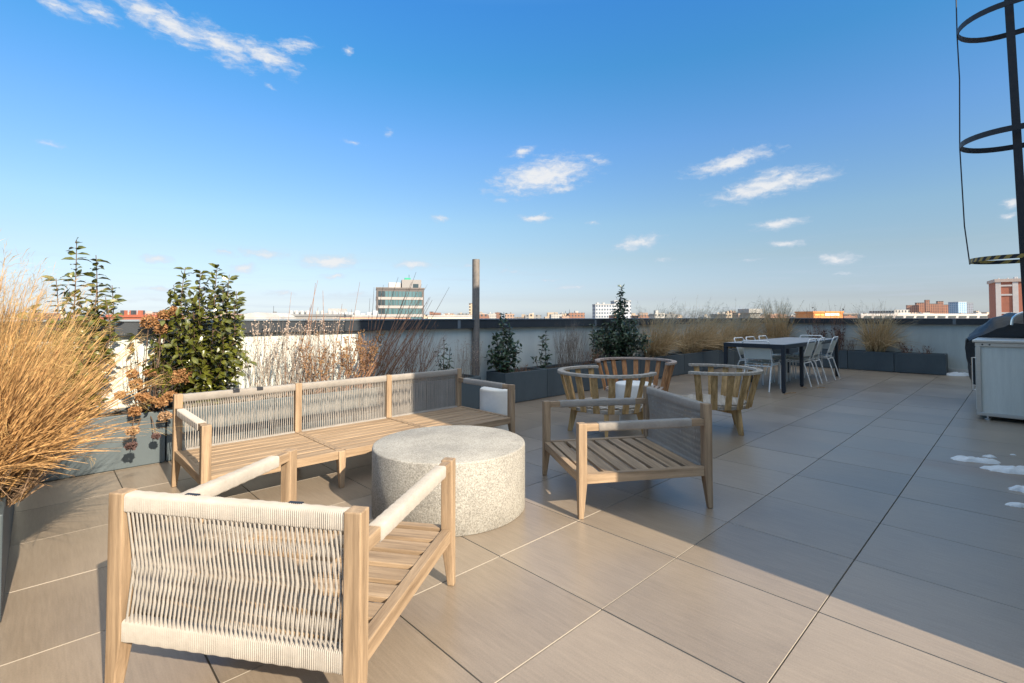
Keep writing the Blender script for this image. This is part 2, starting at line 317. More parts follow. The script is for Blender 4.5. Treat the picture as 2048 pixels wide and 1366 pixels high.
# bulkhead that shades the right half of the terrace (just right of the frame)
BW = 5.92; BA0 = -2.34
t = thing('stair_bulkhead', 'tall pale stucco stair bulkhead to the right that the caged ladder climbs', 'building', O, ANG)
MB().box(BA0, 8.99, -10.6, -BW, 0.001, 4.75).build('wall_face', STUCCO, t)
MB().box(BA0-.06, 8.99, -10.66, -BW+.06, 4.75, 4.87).build('coping', DARKM, t)
d = MB().box(-1.6, -.6, -BW+.001, -BW+.05, .005, 2.15).build('door', PANEL, t); MB().tube([(-.75,-BW+.05,1.0),(-.75,-BW+.11,1.0),(-.88,-BW+.11,1.0)], .012, 8).build('handle', CHROME, d)
# pole
pa = row_at(951.5, .05); pt = P(pa, .052)
POLE = mat('weathered_galvanised_steel', (.10,.11,.125), .6, .3, 5, (1,1,.5), bump=.4, bscale=40, col2=(.24,.2,.165), fine=.35)
ptop = at_y(951.5, 519, pt.y).z
mb = MB().lathe([(.052, .0), (.052, ptop)], 24); mb.lathe([(.0, ptop-.3), (.045, ptop-.3), (.045, ptop+.001), (.052, ptop+.001)], 24)
tag(mb.build('steel_pole', POLE, smooth=True, loc=pt), 'tall weathered steel pole standing in the gap between planters', 'pole')
# ================================================================== planters
def planter_mesh(Lg, D=.40, Hh=.42):
    mb = MB(); x = Lg/2; y = D/2; w = .025
    vs = [(sx*x, sy*y, z) for z in (.006, Hh) for sx, sy in ((-1,-1),(1,-1),(1,1),(-1,1))]
    vs += [(sx*(x-w), sy*(y-w), z) for z in (Hh, Hh-.06) for sx, sy in ((-1,-1),(1,-1),(1,1),(-1,1))]
    fs = [(3,2,1,0)]+[(i, (i+1) % 4, 4+(i+1) % 4, 4+i) for i in range(4)]+[(4+i, 4+(i+1) % 4, 8+(i+1) % 4, 8+i) for i in range(4)]+[(8+i, 8+(i+1) % 4, 12+(i+1) % 4, 12+i) for i in range(4)]+[(12,13,14,15)]
    return mb.add(vs, fs)
def soil_mesh(Lg, D=.40, Hh=.42):
    mb = MB(); n, m_ = 24, 8; vs = []; fs = []
    for j in range(m_+1):
        for i in range(n+1):
            x = -(Lg/2-.027)+(Lg-.054)*i/n; y = -(D/2-.027)+(D-.054)*j/m_
            vs.append((x, y, Hh-.035+.02*mn.noise(Vector((x*9, y*9, Lg)))))
    for j in range(m_):
        for i in range(n): fs.append((j*(n+1)+i, j*(n+1)+i+1, (j+1)*(n+1)+i+1, (j+1)*(n+1)+i))
    return mb.add(vs, fs)
proto_pl = None
def planter(a, b, rot, label, Lg=.832):
    global proto_pl
    if proto_pl is None:
        t = thing('planter_box', label, 'planter', P(a, b), ANG+rot, 'slate grey metal planters along the parapets')
        planter_mesh(Lg).build('box', PLANT, t, bevel=.006); soil_mesh(Lg).build('soil', SOIL, t, smooth=True); proto_pl = t
        return t
    return put(proto_pl, P(a, b), ANG+rot, label)
lab = ['beside the pole, at the right end of the sofa', 'holding the leaning leafless shoots behind the sofa', 'holding dried brown perennials behind the sofa',
       'under the big sunlit camellia behind the left end of the sofa', 'under the dried hydrangea heads, partly in grass shadow']
for j in range(5): planter(-.59-.42-.84*j, .3, 0, 'slate grey metal planter '+lab[j])
lab = ['with the small cone camellia, just right of the pole', 'with grey twigs and a small camellia behind the slatted chairs', 'under the tallest camellia', 'under the first pale grass clump right of the tallest camellia',
       'under the second pale grass clump of the long wall', 'under the third pale grass clump of the long wall', 'under the fourth pale grass clump, behind the dining table',
       'under the fifth pale grass clump, behind the dining table', 'second from the far corner on the long wall', 'nearest the far corner on the long wall']
for j in range(10): planter(-.17+.42+.84*j, .3, 0, 'slate grey metal planter '+lab[j])
planter(LEFT+.3, 2.614-.42, math.pi/2, 'slate grey metal planter cut by the left edge of the picture, under the golden grass')
planter(LEFT+.3, 2.614-.42-.84, math.pi/2, 'slate grey metal planter hidden under the golden grass at the left')
bj = AB(at_z(1893.7, 750.5))[1]
lab = ['rightmost on the far wall, with low dry twigs', 'under the lone drooping grass on the far wall', 'with dark dry-leaved twigs behind the white chairs', 'behind the far end of the dining table', 'under the grass clump beside the far corner', 'in the far corner of the far wall']
for j in range(6):
    bb = bj-.42-.84*j
    if bb > .7: planter(8.7, bb, math.pi/2, 'slate grey metal planter '+lab[j])
# ================================================================== rope furniture
def post(mb, x, y, z0s, top, sx, sy):      # square post, tapered below the seat towards its outer corner
    h = .026; k = .012
    mb.rects([(x+sx*k, y+sy*k, .001, .015, .015), (x, y, z0s, h, h), (x, y, top, h, h)])
def weave(Wd, y, ztop, zbot, n, cr):
    mb = MB(); x0 = -Wd/2
    for i in range(n):                     # slanted vertical cords, front and rear layer crossing at mid height
        x = x0+Wd*(i+.5)/n; j = R.uniform(-.0022, .0022)
        zt, zb = ztop-.004, zbot+.004; zm = zb+(zt-zb)*.5
        for lay, sg in ((-.017, 1), (.017, -1)):
            xm = max(x0+.002, min(-x0-.002, x+sg*.0105+j))
            pts = [(x-sg*.001, y+lay, zt), (x+(xm-x)*.52, y+lay*.62, (zt+zm)/2), (xm, y+lay*.22, zm), (x+(xm-x)*.5, y+lay*.6, (zb+zm)/2), (x+sg*.001, y+lay, zb)]
            mb.tube(pts, cr, 5)
    return mb
def wrap(p, q, hw, hh, pitch=.0064):       # cord wound round a bar between p and q: a ridged sleeve
    p, q = Vector(p), Vector(q); d = q-p; Ln = d.length; d.normalize(); u = d.cross(Vector((0,0,1))).normalized(); v = u.cross(d)
    n = max(6, int(Ln/pitch)); rings = []
    c = .007
    sh = [(-hw, -hh+c), (-hw, hh-c), (-hw+c*.4, hh-c*.35), (-hw+c, hh), (hw-c, hh), (hw-c*.35, hh-c*.35), (hw, hh-c), (hw, -hh+c), (hw-c, -hh), (-hw+c, -hh)]
    for i in range(2*n+1):
        e = .0017 if i % 2 else -.0014
        e += .0006*math.sin(i*12.9898)
        rings.append([p+d*(Ln*i/(2*n))+u*(a*(1+e/hw))+v*(b_*(1+e/hh)) for a, b_ in sh])
    return MB().loft(rings)
ARM, BACKH, SEAT = .553, .642, .256
def lounge(root, Wd, D, mids=0, nslat=7, gap=.030, cords=48):
    segs = mids+1; xs = [-Wd/2+Wd*i/segs for i in range(segs+1)]; yb, yf = -D/2, D/2
    for i, x in enumerate(xs):
        sx = -1 if i == 0 else (1 if i == segs else 0)
        mb = MB(); post(mb, x, yb, .2, BACKH, sx, -1); mb.build('back_post', WZ, root, bevel=.004)
        mb = MB(); post(mb, x, yf, .2, ARM if sx else SEAT-.003, sx, 1); mb.build('front_post' if sx else 'leg', WZ, root, bevel=.004)
    h = .026
    for sx in (-1, 1): MB().box(sx*Wd/2-.02, sx*Wd/2+.02, yb+h, yf-h, .2, SEAT).build('side_rail', WY, root, bevel=.003)
    for x in xs[1:-1]: MB().box(x-.024, x+.024, yb+h, yf-h, .2, SEAT-.001).build('cross_rail', WY, root, bevel=.003)
    
    mb = MB()
    for i in range(segs): mb.box(xs[i]+h, xs[i+1]-h, yf-.019, yf+.02, .2, SEAT)
    mb.build('front_rail', WX, root, bevel=.003)
    mb = MB(); y0, y1 = yb+.03, yf-.022; pw = (y1-y0)/nslat
    for i in range(segs):
        for k in range(nslat):
            e = R.uniform(-.002, .002)
            mb.box(xs[i]+.021+(.004 if i else 0), xs[i+1]-.021-(.004 if i < segs-1 else 0), y0+k*pw+gap*.35, y0+(k+1)*pw-gap*.65, SEAT-.024, SEAT-.005+e*.3)
    mb.build('seat', WX, root, bevel=.003)
    for i in range(segs):
        w = xs[i+1]-xs[i]-2*h; xc = (xs[i+1]+xs[i])/2; n = int(cords*w/.73)
        wv = weave(w-.012, yb, BACKH-.05, .252, n, .0030 if mids == 0 else .0023); wo = wv.build('woven_back', ROPE, root, smooth=True, loc=(xc, 0, 0))
        wrap((-w/2, yb, BACKH-.031), (w/2, yb, BACKH-.031), .021, .027).build('top_wrap', ROPE, wo, smooth=True)
        wrap((-w/2, yb, .226), (w/2, yb, .226), .021, .032).build('bottom_wrap', ROPE, wo, smooth=True)
    for sx in (-1, 1):
        ar = MB().box(sx*Wd/2-.019, sx*Wd/2+.019, yb+h, yf-h, ARM-.046, ARM-.004).build('armrest', WY, root, bevel=.003)
        wrap((sx*Wd/2, yb+h+.085, ARM-.025), (sx*Wd/2, yf-h-.075, ARM-.025), .0225, .0245).build('rope_wrap', ROPE, ar, smooth=True)
# front chair: solve from its back posts and front-right foot
p1, p2, p3 = at_z(248, 981, BACKH), at_z(712, 1018, BACKH), at_z(921, 1155, 0)
xd = (p2-p1); xd.z = 0; wd = xd.length; xd.normalize(); yd = Vector((-xd.y, xd.x, 0))
dd = abs((p3-p2).dot(yd))
print('front chair', p1, p2, wd, dd)
CW, CD = .785, .815
c = (p1+p2)/2+yd*CD/2; c.z = 0
ch = thing('lounge_chair', 'teak and rope lounge chair in full sun nearest the camera, back turned to it', 'chair', c, math.atan2(xd.y, xd.x), 'low teak and rope lounge chairs')
lounge(ch, CW, CD)
q1, q2, q3 = at_z(1157, 1036), at_z(1091, 948), at_z(1420, 1014)
yd = -((q3-q1).normalized()); xd = Vector((yd.y, -yd.x, 0))
print('right chair', (q1-q2).length, (q3-q1).length, yd)
c = (q1+q3)/2-xd*CW/2*(1 if (q1-q2).dot(xd) > 0 else -1); c.z = 0
put(ch, c, math.atan2(xd.y, xd.x), 'teak and rope lounge chair right of the concrete table, half in shade, facing left')
for xx in (-.16, .19): MB().box(xx-.022, xx+.022, -CD/2+.012, -CD/2+.0245, BACKH-.04, BACKH-.0015).build('tag', BLACKP, ch)
# sofa
s1, s4 = at_z(356, 788, BACKH), at_z(899, 735, BACKH)
SA, SB = AB(s1); print('sofa', AB(s1), AB(s4), AB(at_z(678, 970)), AB(at_z(416, 848, ARM)))
SL, SD = 2.46, .80
sf = thing('sofa', 'long low teak and rope outdoor sofa without cushions along the planters', 'sofa', P(SA+SL/2, SB+SD/2), ANG+math.pi)
lounge(sf, SL, SD, mids=2, nslat=8, gap=.015, cords=46)
for px in (478, 540):
    a = AB(at_z(px, 780, BACKH))[0]; xx = -(a-(SA+SL/2))
    MB().box(xx-.022, xx+.022, -SD/2-.0235, -SD/2+.0235, BACKH-.026, BACKH-.0025).build('tag', BLACKP, sf)
for i in (1, 2):
    for k in range(8):
        x = -SL/2+SL*i/3; y = -SD/2+.03+(SD-.052)*(k+.5)/8
        MB().lathe([(.005, SEAT-.001), (.005, SEAT+.0005)], 8, (x+.012, y)).build('screw', DARKM, sf)
# ================================================================== concrete drum table
def speckle():
    m = bpy.data.materials.new('cast_concrete'); m.use_nodes = True; nt = m.node_tree; b = nt.nodes['Principled BSDF']; L = nt.links.new
    tc = nd(nt, 'ShaderNodeTexCoord')
    def rp(src, p0, p1, c0, c1):
        r = nd(nt, 'ShaderNodeValToRGB'); e = r.color_ramp.elements; e[0].position, e[1].position = p0, p1; e[0].color, e[1].color = (*c0, 1), (*c1, 1); L(src, r.inputs[0]); return r.outputs[0]
    def mul(a, b_, f=1):
        x = nd(nt, 'ShaderNodeMix', data_type='RGBA', blend_type='MULTIPLY'); x.inputs[0].default_value = f
        if hasattr(f, 'is_output'): L(f, x.inputs[0])
        L(a, x.inputs[6]); L(b_, x.inputs[7]); return x.outputs[2]
    n1 = nd(nt, 'ShaderNodeTexNoise', Scale=3, Detail=6, Roughness=.65); L(tc.outputs['Object'], n1.inputs[0])
    n2 = nd(nt, 'ShaderNodeTexNoise', Scale=120, Detail=6, Roughness=.8); L(tc.outputs['Object'], n2.inputs[0])
    v = nd(nt, 'ShaderNodeTexVoronoi', Scale=150); L(tc.outputs['Object'], v.inputs[0])
    ge = nd(nt, 'ShaderNodeNewGeometry'); sx = nd(nt, 'ShaderNodeSeparateXYZ'); L(ge.outputs['Normal'], sx.inputs[0])
    base = rp(n1.outputs[0], .3, .7, (.31,.295,.265), (.50,.48,.43))
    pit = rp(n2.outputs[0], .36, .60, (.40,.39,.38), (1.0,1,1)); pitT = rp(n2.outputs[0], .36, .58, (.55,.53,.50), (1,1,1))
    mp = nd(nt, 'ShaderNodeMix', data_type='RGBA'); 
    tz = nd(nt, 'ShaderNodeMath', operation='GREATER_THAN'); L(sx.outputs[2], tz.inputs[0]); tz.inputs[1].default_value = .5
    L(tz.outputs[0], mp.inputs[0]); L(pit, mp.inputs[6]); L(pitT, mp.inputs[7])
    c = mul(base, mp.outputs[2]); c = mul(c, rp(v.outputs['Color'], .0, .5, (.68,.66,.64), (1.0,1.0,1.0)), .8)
    L(c, b.inputs['Base Color']); b.inputs['Roughness'].default_value = .85
    bp = nd(nt, 'ShaderNodeBump', Strength=.8, Distance=.004); L(n2.outputs[0], bp.inputs['Height']); L(bp.outputs[0], b.inputs['Normal'])
    return m
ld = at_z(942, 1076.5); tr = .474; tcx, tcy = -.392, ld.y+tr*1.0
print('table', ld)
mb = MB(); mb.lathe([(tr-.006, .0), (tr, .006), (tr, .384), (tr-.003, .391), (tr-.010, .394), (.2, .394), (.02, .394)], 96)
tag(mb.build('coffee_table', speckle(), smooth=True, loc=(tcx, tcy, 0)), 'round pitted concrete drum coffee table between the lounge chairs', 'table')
# ================================================================== round slatted chairs
def barrel(label, c, face, ms, mg, opening):
    t = thing('barrel_chair', label, 'chair', (c[0], c[1], 0), face-math.pi/2, 'round slatted teak chairs')
    # local: opening faces +y
    half = math.radians(180-opening/2); Rt, Rs = .47, .37; n = 12
    arc = [(-math.pi/2-half)+2*half*i/40 for i in range(41)]
    mb = MB(); ks = 5
    for s in range(ks):                     # top rail sawn from five straight-cut segments
        seg = [(-math.pi/2-half)+2*half*(s+i/6)/ks for i in range(7)]
        rings = []
        for th in seg:
            rings.append([Vector(((Rt+o)*math.cos(th), (Rt+o)*math.sin(th), z)) for o, z in ((-.032, .608), (.032, .608), (.032, .636), (-.032, .636))])
        rings[0] = [v+(rings[1][0]-rings[0][0]).normalized()*.0012 for v in rings[0]]
        mb.loft(rings)
    mb.build('top_rail', mg, t, bevel=.004)
    for i in range(n):
        th = (-math.pi/2-half)+2*half*(i+.5)/n; er = Vector((math.cos(th), math.sin(th), 0)); et = Vector((-er.y, er.x, 0)); w = .031; rings = []
        for r, z in ((Rs+.012, .255), (Rs+.034, .36), (Rt-.028, .50), (Rt, .609)):
            rings.append([er*(r+o)+et*k*w+Vector((0,0,z)) for k, o in ((-1,-.009),(1,-.009),(1,.009),(-1,.009))])
        MB().loft(rings).build('back_slat', ms, t, bevel=.003)
    mb = MB(); rings = []
    for i in range(49):
        th = 2*math.pi*i/48
        rings.append([Vector(((Rs+o)*math.cos(th), (Rs+o)*math.sin(th), z)) for o, z in ((-.05,.25),(-.002,.25),(-.002,.285),(-.05,.285))])
    mb.loft(rings, close=False)
    for k in range(-5, 6):
        x = k*.062; y = math.sqrt((Rs-.03)**2-x*x) if abs(x) < Rs-.03 else 0
        if y > .05: mb.box(x-.022, x+.022, -y, y, .288, .303)
    mb.build('seat', mg, t, bevel=.003)
    for k in range(4):
        th = math.pi/4+k*math.pi/2-math.radians(0); er = Vector((math.cos(th), math.sin(th), 0)); et = Vector((-er.y, er.x, 0)); rings = []
        for r, z, w in ((.325, .249, .036), (.332, .2, .036), (.375, .0, .024)):
            rings.append([er*(r+o*w)+et*s*w*.6+Vector((0,0,z)) for s, o in ((-1,-1),(1,-1),(1,1),(-1,1))])
        MB().loft(rings).build('leg', ms, t, bevel=.003)
    mb = MB()
    for k in range(2):
        th = math.pi/4+k*math.pi/2; er = Vector((math.cos(th), math.sin(th), 0)); mb.bar(er*-.30+Vector((0,0,.222-k*.003)), er*.30+Vector((0,0,.222-k*.003)), .035, .05)
    mb.build('cross_brace', ms, t)
barrel('weathered round slatted chair behind the half-shaded lounge chair, back to the camera', (.97, 5.08), math.radians(34), OX, OXg, 112)
barrel('reddish-brown round slatted chair farthest back, facing the camera', (1.55, 6.22), math.radians(-115), OR, ORg, 125)
barrel('weathered round slatted chair on the right, opening to the left', (2.13, 5.29), math.radians(160), OX, OXg, 125)
# white drum stools
def stool(label, c, r=.19):
    mb = MB(); mb.lathe([(r*.80, .0), (r*.80, .125), (r*.82, .14), (r*.93, .155), (r*.985, .185), (r, .23), (r, .43), (r*.985, .444), (r*.94, .45), (r*.2, .451)], 48)
    tag(mb.build('side_table', WHITEC, smooth=True, loc=(c[0], c[1], 0)), label, 'side table', 'white drum side tables')
stool('white drum side table tucked behind the right arm of the sofa', (-.15, 5.10), .182)
stool('white drum side table in the middle of the round slatted chairs', (1.36, 5.5), .205)
# ================================================================== dining set
ta0, tb1 = AB(at_z(1567.8, 786.7)); ta1 = AB(at_z(1668, 752.4))[0]; tb0 = AB(at_z(1454, 774.4))[1]
print('dining', ta0, ta1, tb0, tb1)
tl, tw = ta1-ta0, tb1-tb0
t = thing('dining_table', 'long dark framed outdoor dining table with pale slatted top at the far end', 'table', P((ta0+ta1)/2, (tb0+tb1)/2), ANG)
x, y = tl/2+.025, tw/2+.025
mb = MB()
TOP = mat('pale_grey_tabletop', (.31,.30,.29), .5, .1, 3, (3,.6,1), fine=.06)
for k in range(6):
    y0 = -y+.03+(2*y-.06)*k/6; mb.box(-x+.03, x-.03, y0+.002, y0+(2*y-.06)/6-.002, .735, .752)
mb.build('tabletop', TOP, t, bevel=.002)
mb = MB(); mb.box(-x, x, -y, -y+.028, .685, .75); mb.box(-x, x, y-.028, y, .685, .75); mb.box(-x, -x+.028, -y+.028, y-.028, .685, .75); mb.box(x-.028, x, -y+.028, y-.028, .685, .75)
mb.build('frame', NAVY, t, bevel=.003)
lx1 = AB(at_z(1603.9, 773.5))[0]-(ta0+ta1)/2
for lx in (-x+.027, lx1, x-.027):
    for sy in (-1, 1):
        yy = sy*(y-.027-(0 if abs(lx) > 1.4 else .03)); lg = MB().box(lx-.026, lx+.026, yy-.026, yy+.026, .02, .684).build('leg', NAVY, t, bevel=.003)
        MB().box(lx-.018, lx+.018, yy-.018, yy+.018, .0, .02).build('foot', BLACKP, lg)
GD = 'white tubular chairs round the dining table'
dc = thing('dining_chair', 'white tubular chair at the near end of the dining table, back to the camera', 'chair', (0,0,0), 0, GD)
w = .205                                     # local: sitter looks to +y
for s in (-1, 1):
    MB().tube([(s*w, .21, 0), (s*w, .205, .38), (s*w, .19, .425), (s*w, .15, .44), (s*w, -.10, .432), (s*w, -.175, .425)], .0105, 8).build('front_leg', WHITEP, dc, smooth=True)
    MB().tube([(s*(w-.004), -.30, 0), (s*(w-.004), -.20, .36), (s*(w-.004), -.175, .40), (s*(w-.004), -.13, .405), (s*(w-.004), .10, .41)], .0105, 8).build('rear_leg', WHITEP, dc, smooth=True)
MB().tube([(-w, -.16, .44), (-w, -.205, .58), (-w, -.27, .76), (-w+.01, -.28, .785), (-w+.035, -.283, .797), (w-.035, -.283, .797), (w-.01, -.28, .785), (w, -.27, .76), (w, -.205, .58), (w, -.16, .44)], .0105, 8).build('back_frame', WHITEP, dc, smooth=True)
mb = MB(); mb.bar((-w, -.19, .392), (w, -.19, .392), .016, .016); mb.bar((-w, .19, .41), (w, .19, .41), .016, .016); mb.build('stretcher', WHITEP, dc)
mb = MB(); rows = [(-.178, .50), (-.205, .58), (-.232, .66), (-.258, .735)]
mb.loft([[Vector((-w+.009, y_, z)), Vector((0, y_-.012, z)), Vector((w-.009, y_, z)), Vector((w-.009, y_+.004, z)), Vector((0, y_-.008, z)), Vector((-w+.009, y_+.004, z))] for y_, z in rows])
mb.build('backrest', SHEET, dc)
mb = MB(); mb.loft([[Vector((-w+.009, y_, z)), Vector((0, y_, z-.01)), Vector((w-.009, y_, z)), Vector((w-.009, y_, z+.004)), Vector((0, y_, z-.006)), Vector((-w+.009, y_, z+.004))] for y_, z in ((-.17, .432), (-.05, .436), (.1, .442), (.19, .43), (.205, .41))])
mb.build('seat', SHEET, dc)
# sitters face the table: near end faces +a, far end -a, right side faces -b, left side faces +b
cm_ = (tb0+tb1)/2
dc.location = P(ta0+.27, cm_+.04); dc.rotation_euler = (0, 0, ANG-math.pi/2)
put(dc, P(ta1-.2, cm_-.02), ANG+math.pi/2, 'white tubular chair at the far end of the dining table')
for px, py, s in ((1625, 771, 'nearest the camera on the right side'), (1643.5, 764.3, 'middle one on the right side'), (1670, 757.8, 'farthest one on the right side')):
    a, b = AB(at_z(px, py)); put(dc, P(a, b-.26), ANG+R.uniform(-.06, .06), 'white tubular chair, '+s+' of the dining table')
for k, s in enumerate(('nearest the camera on the left side', 'middle one on the left side', 'farthest one on the left side')):
    put(dc, P(ta0+.95+.55*k+(.1 if k == 2 else 0), tb0+.12), ANG+math.pi, 'white tubular chair, '+s+' of the dining table, mostly hidden')
# ================================================================== outdoor kitchen
ka, kb = AB(at_z(1954, 838)); print('kitchen', ka, kb)
t = thing('sink_cabinet', 'stainless steel outdoor sink cabinet at the right edge of the picture', 'cabinet', P(ka, kb), ANG)
Wk, Dk, Hk = .95, .72, .915                 # local x along a, y = -b
MB().box(.02, Wk-.02, -Dk+.01, -.012, .085, Hk-.075).build('body', PANEL, t, bevel=.003)
mb = MB()
mb.box(0, .045, -.045, 0, .085, Hk-.075); mb.box(Wk-.045, Wk, -.045, 0, .085, Hk-.075); mb.box(0, .045, -Dk, -Dk+.045, .085, Hk-.075)
mb.box(.0, Wk, -Dk, .003, .045, .085); mb.box(0, Wk, -Dk, .003, Hk-.075, Hk-.03)
mb.build('frame', STEEL, t, bevel=.004)
MB().box(-.02, Wk+.01, -Dk-.01, .025, Hk-.03, Hk).build('countertop', STEEL, t, bevel=.006)
dr = MB().box(.06, Wk-.06, -.011, .006, .1, Hk-.09).build('door', PANEL, t, bevel=.003)
MB().tube([(.14, .006, .32), (.14, .04, .32), (.14, .04, .70), (.14, .006, .70)], .008, 8).build('handle', CHROME, dr, smooth=True)
for x_, y_ in ((.08,-.09), (.08,-Dk+.09), (Wk-.08,-.09), (Wk-.08,-Dk+.09)):
    MB().lathe([(.03,.0),(.03,.012),(.012,.016),(.012,.046)], 16, (x_, y_)).build('foot', CHROME, t, smooth=True)
for z_ in (.2, .62):
    MB().box(Wk-.075, Wk-.05, .0062, .016, z_, z_+.07).build('hinge', CHROME, t, bevel=.002)
for y_, z_ in ((-.03,.065), (-Dk+.04,.065), (-Dk+.06,Hk-.052)): MB().tube([(-.003,y_,z_),(.003,y_,z_)], .006, 10).build('bolt', STEEL, t)
for y_ in (-.06, -.12): MB().tube([(-.0015,y_,Hk-.052),(.004,y_,Hk-.052)], .009, 12).build('bolt', BLACKP, t)
f = at_y(2023, 649, P(ka+.55, kb+.3).y)
mb = MB(); fx, fy = .55, -.62
pts = [(fx, fy, Hk), (fx, fy, Hk+.22)]+[(fx, fy+.16-.16*math.cos(math.radians(k)), Hk+.22+.11*math.sin(math.radians(k))) for k in range(20, 181, 20)]+[(fx, fy+.325, Hk+.17)]
mb.tube(pts, .013, 12); mb.tube([(fx, fy, Hk), (fx, fy, Hk+.03)], .028, 16)
fo = mb.build('gooseneck_faucet', CHROME, smooth=True, loc=P(ka, kb), rot=ANG); tag(fo, 'curved chrome gooseneck faucet on the steel sink cabinet', 'faucet')
# grill under its cover: lofted cloth shell with folds
def cover():
    mb = MB(); x0, x1 = Wk+.06, Wk+1.45; prof = [(.10,.30),(.12,.60),(.13,.86),(.11,.93),(.02,1.02),(-.14,1.155),(-.30,1.225),(-.50,1.22),(-.68,1.13),(-.74,.9),(-.75,.3)]
    N = 26; rings = []; fine = []
    for i in range(len(prof)-1):
        for k in range(5): fine.append(tuple(prof[i][j]*(1-k/5)+prof[i+1][j]*k/5 for j in (0, 1)))
    fine.append(prof[-1])
    for i in range(N+1):
        t_ = i/N; sq = min(1, .86+.14*math.sin(math.pi*min(1, t_*6)/2)) if t_ < .5 else min(1, .86+.14*math.sin(math.pi*min(1, (1-t_)*6)/2))
        r = []
        for y_, z in fine:
            zz = .3+(z-.3)*(sq if z > .9 else 1); nn = mn.noise(Vector((t_*7, y_*5, z*4)))*.05+mn.noise(Vector((t_*22, y_*9, z*7)))*.018
            r.append(Vector((x0+(x1-x0)*t_+nn*.4, y_+nn, zz+nn*.5+(.03*math.sin(t_*23) if z < .35 else 0))))
        rings.append(r)
    k = len(fine); vs = [v for r in rings for v in r]; fs = [(i*k+j, i*k+j+1, (i+1)*k+j+1, (i+1)*k+j) for i in range(N) for j in range(k-1)]
    fs.append(tuple(range(k))); fs.append(tuple(reversed(range(N*k, N*k+k))))
    return mb.add(vs, fs)
t = thing('covered_grill', 'barbecue grill under a wrinkled black cover beyond the sink cabinet', 'grill', P(ka, kb), ANG)
cover().build('cover', COVER, t, smooth=True)
mb = MB().box(Wk+.12, Wk+1.38, -.68, .02, .08, .32)
mb.build('cart', STEEL, t)
for x_ in (Wk+.2, Wk+1.3):
    for y_ in (-.05, -.62): MB().lathe([(.03,.0),(.03,.078)], 14, (x_, y_)).build('caster', BLACKP, t)
# ================================================================== caged ladder
t = thing('caged_ladder', 'black steel ladder with safety cage at the right edge of the picture', 'ladder', O, ANG)
la = 2.0
for sx in (-.22, .22): MB().loft([[Vector((la+sx+q*.008, -yc+w_*.03, z)) for q, w_ in ((-1,-1),(1,-1),(1,1),(-1,1))] for yc, z in ((5.40, .3), (5.27, 5.9))]).build('rail', BLACKP, t)
mb = MB(); z = .45
for k in range(18): 
    yl = -5.40+.13*(z-.3)/5.6; MB().tube([(la-.212, yl, z), (la+.212, yl, z)], .011, 8).build('rung', BLACKP, t); z += .305
for zz in (.6, 2.4, 4.4):
    mb = MB()
    for sx in (-.22, .22): mb.box(la+sx-.02, la+sx+.02, -BW+.001, -5.40+.13*(zz-.3)/5.6-.03, zz, zz+.008)
    mb.build('wall_bracket', BLACKP, t)
def hoop(z, r, hz=False):
    m = MB(); pin = [(la-r, -5.62), ]+[(la-r*math.cos(math.radians(k)), -5.3+r*math.sin(math.radians(k))) for k in range(0, 181, 10)]+[(la+r, -5.62)]
    h = .019 if hz else .026; rings = []
    n = len(pin)
    for i, (x_, y_) in enumerate(pin):
        dx, dy = Vector((pin[min(i+1,n-1)][0]-pin[max(i-1,0)][0], pin[min(i+1,n-1)][1]-pin[max(i-1,0)][1])).normalized(); nx, ny = -dy*.005, dx*.005
        rings.append([Vector((x_-nx, y_-ny, z-h)), Vector((x_+nx, y_+ny, z-h)), Vector((x_+nx, y_+ny, z+h)), Vector((x_-nx, y_-ny, z+h))])
    m.loft(rings); o = m.build('hoop', HAZ if hz else BLACKP, t); 
    if hz: o['label'] = 'lowest hoop with yellow and black hazard stripes'
HAZ = bpy.data.materials.new('hazard_tape'); HAZ.use_nodes = True; hn = HAZ.node_tree; hb = hn.nodes['Principled BSDF']
_tc = nd(hn, 'ShaderNodeTexCoord'); _w = nd(hn, 'ShaderNodeTexWave', Scale=7, wave_type='BANDS', bands_direction='DIAGONAL'); hn.links.new(_tc.outputs['Object'], _w.inputs[0])
_r = nd(hn, 'ShaderNodeValToRGB'); _r.color_ramp.interpolation = 'CONSTANT'; _r.color_ramp.elements[0].color = (.012,.014,.02,1); _r.color_ramp.elements[1].position = .5; _r.color_ramp.elements[1].color = (.36,.25,.06,1)
hn.links.new(_w.outputs[1], _r.inputs[0]); hn.links.new(_r.outputs[0], hb.inputs[0])
hz_ = [1.735, 2.9, 4.06, 5.2]
for k, z in enumerate(hz_): hoop(z, .31 if k == 0 else .362, k == 0)
mb = MB(); mb.tube([(la, -5.3+.312, hz_[0]-.03), (la, -5.3+.345, 2.1), (la, -5.3+.366, hz_[1]), (la, -5.3+.355, 3.6), (la, -5.3+.366, hz_[2]), (la, -5.3+.366, hz_[3])], .006, 6); mb.build('cage_strap', BLACKP, t)
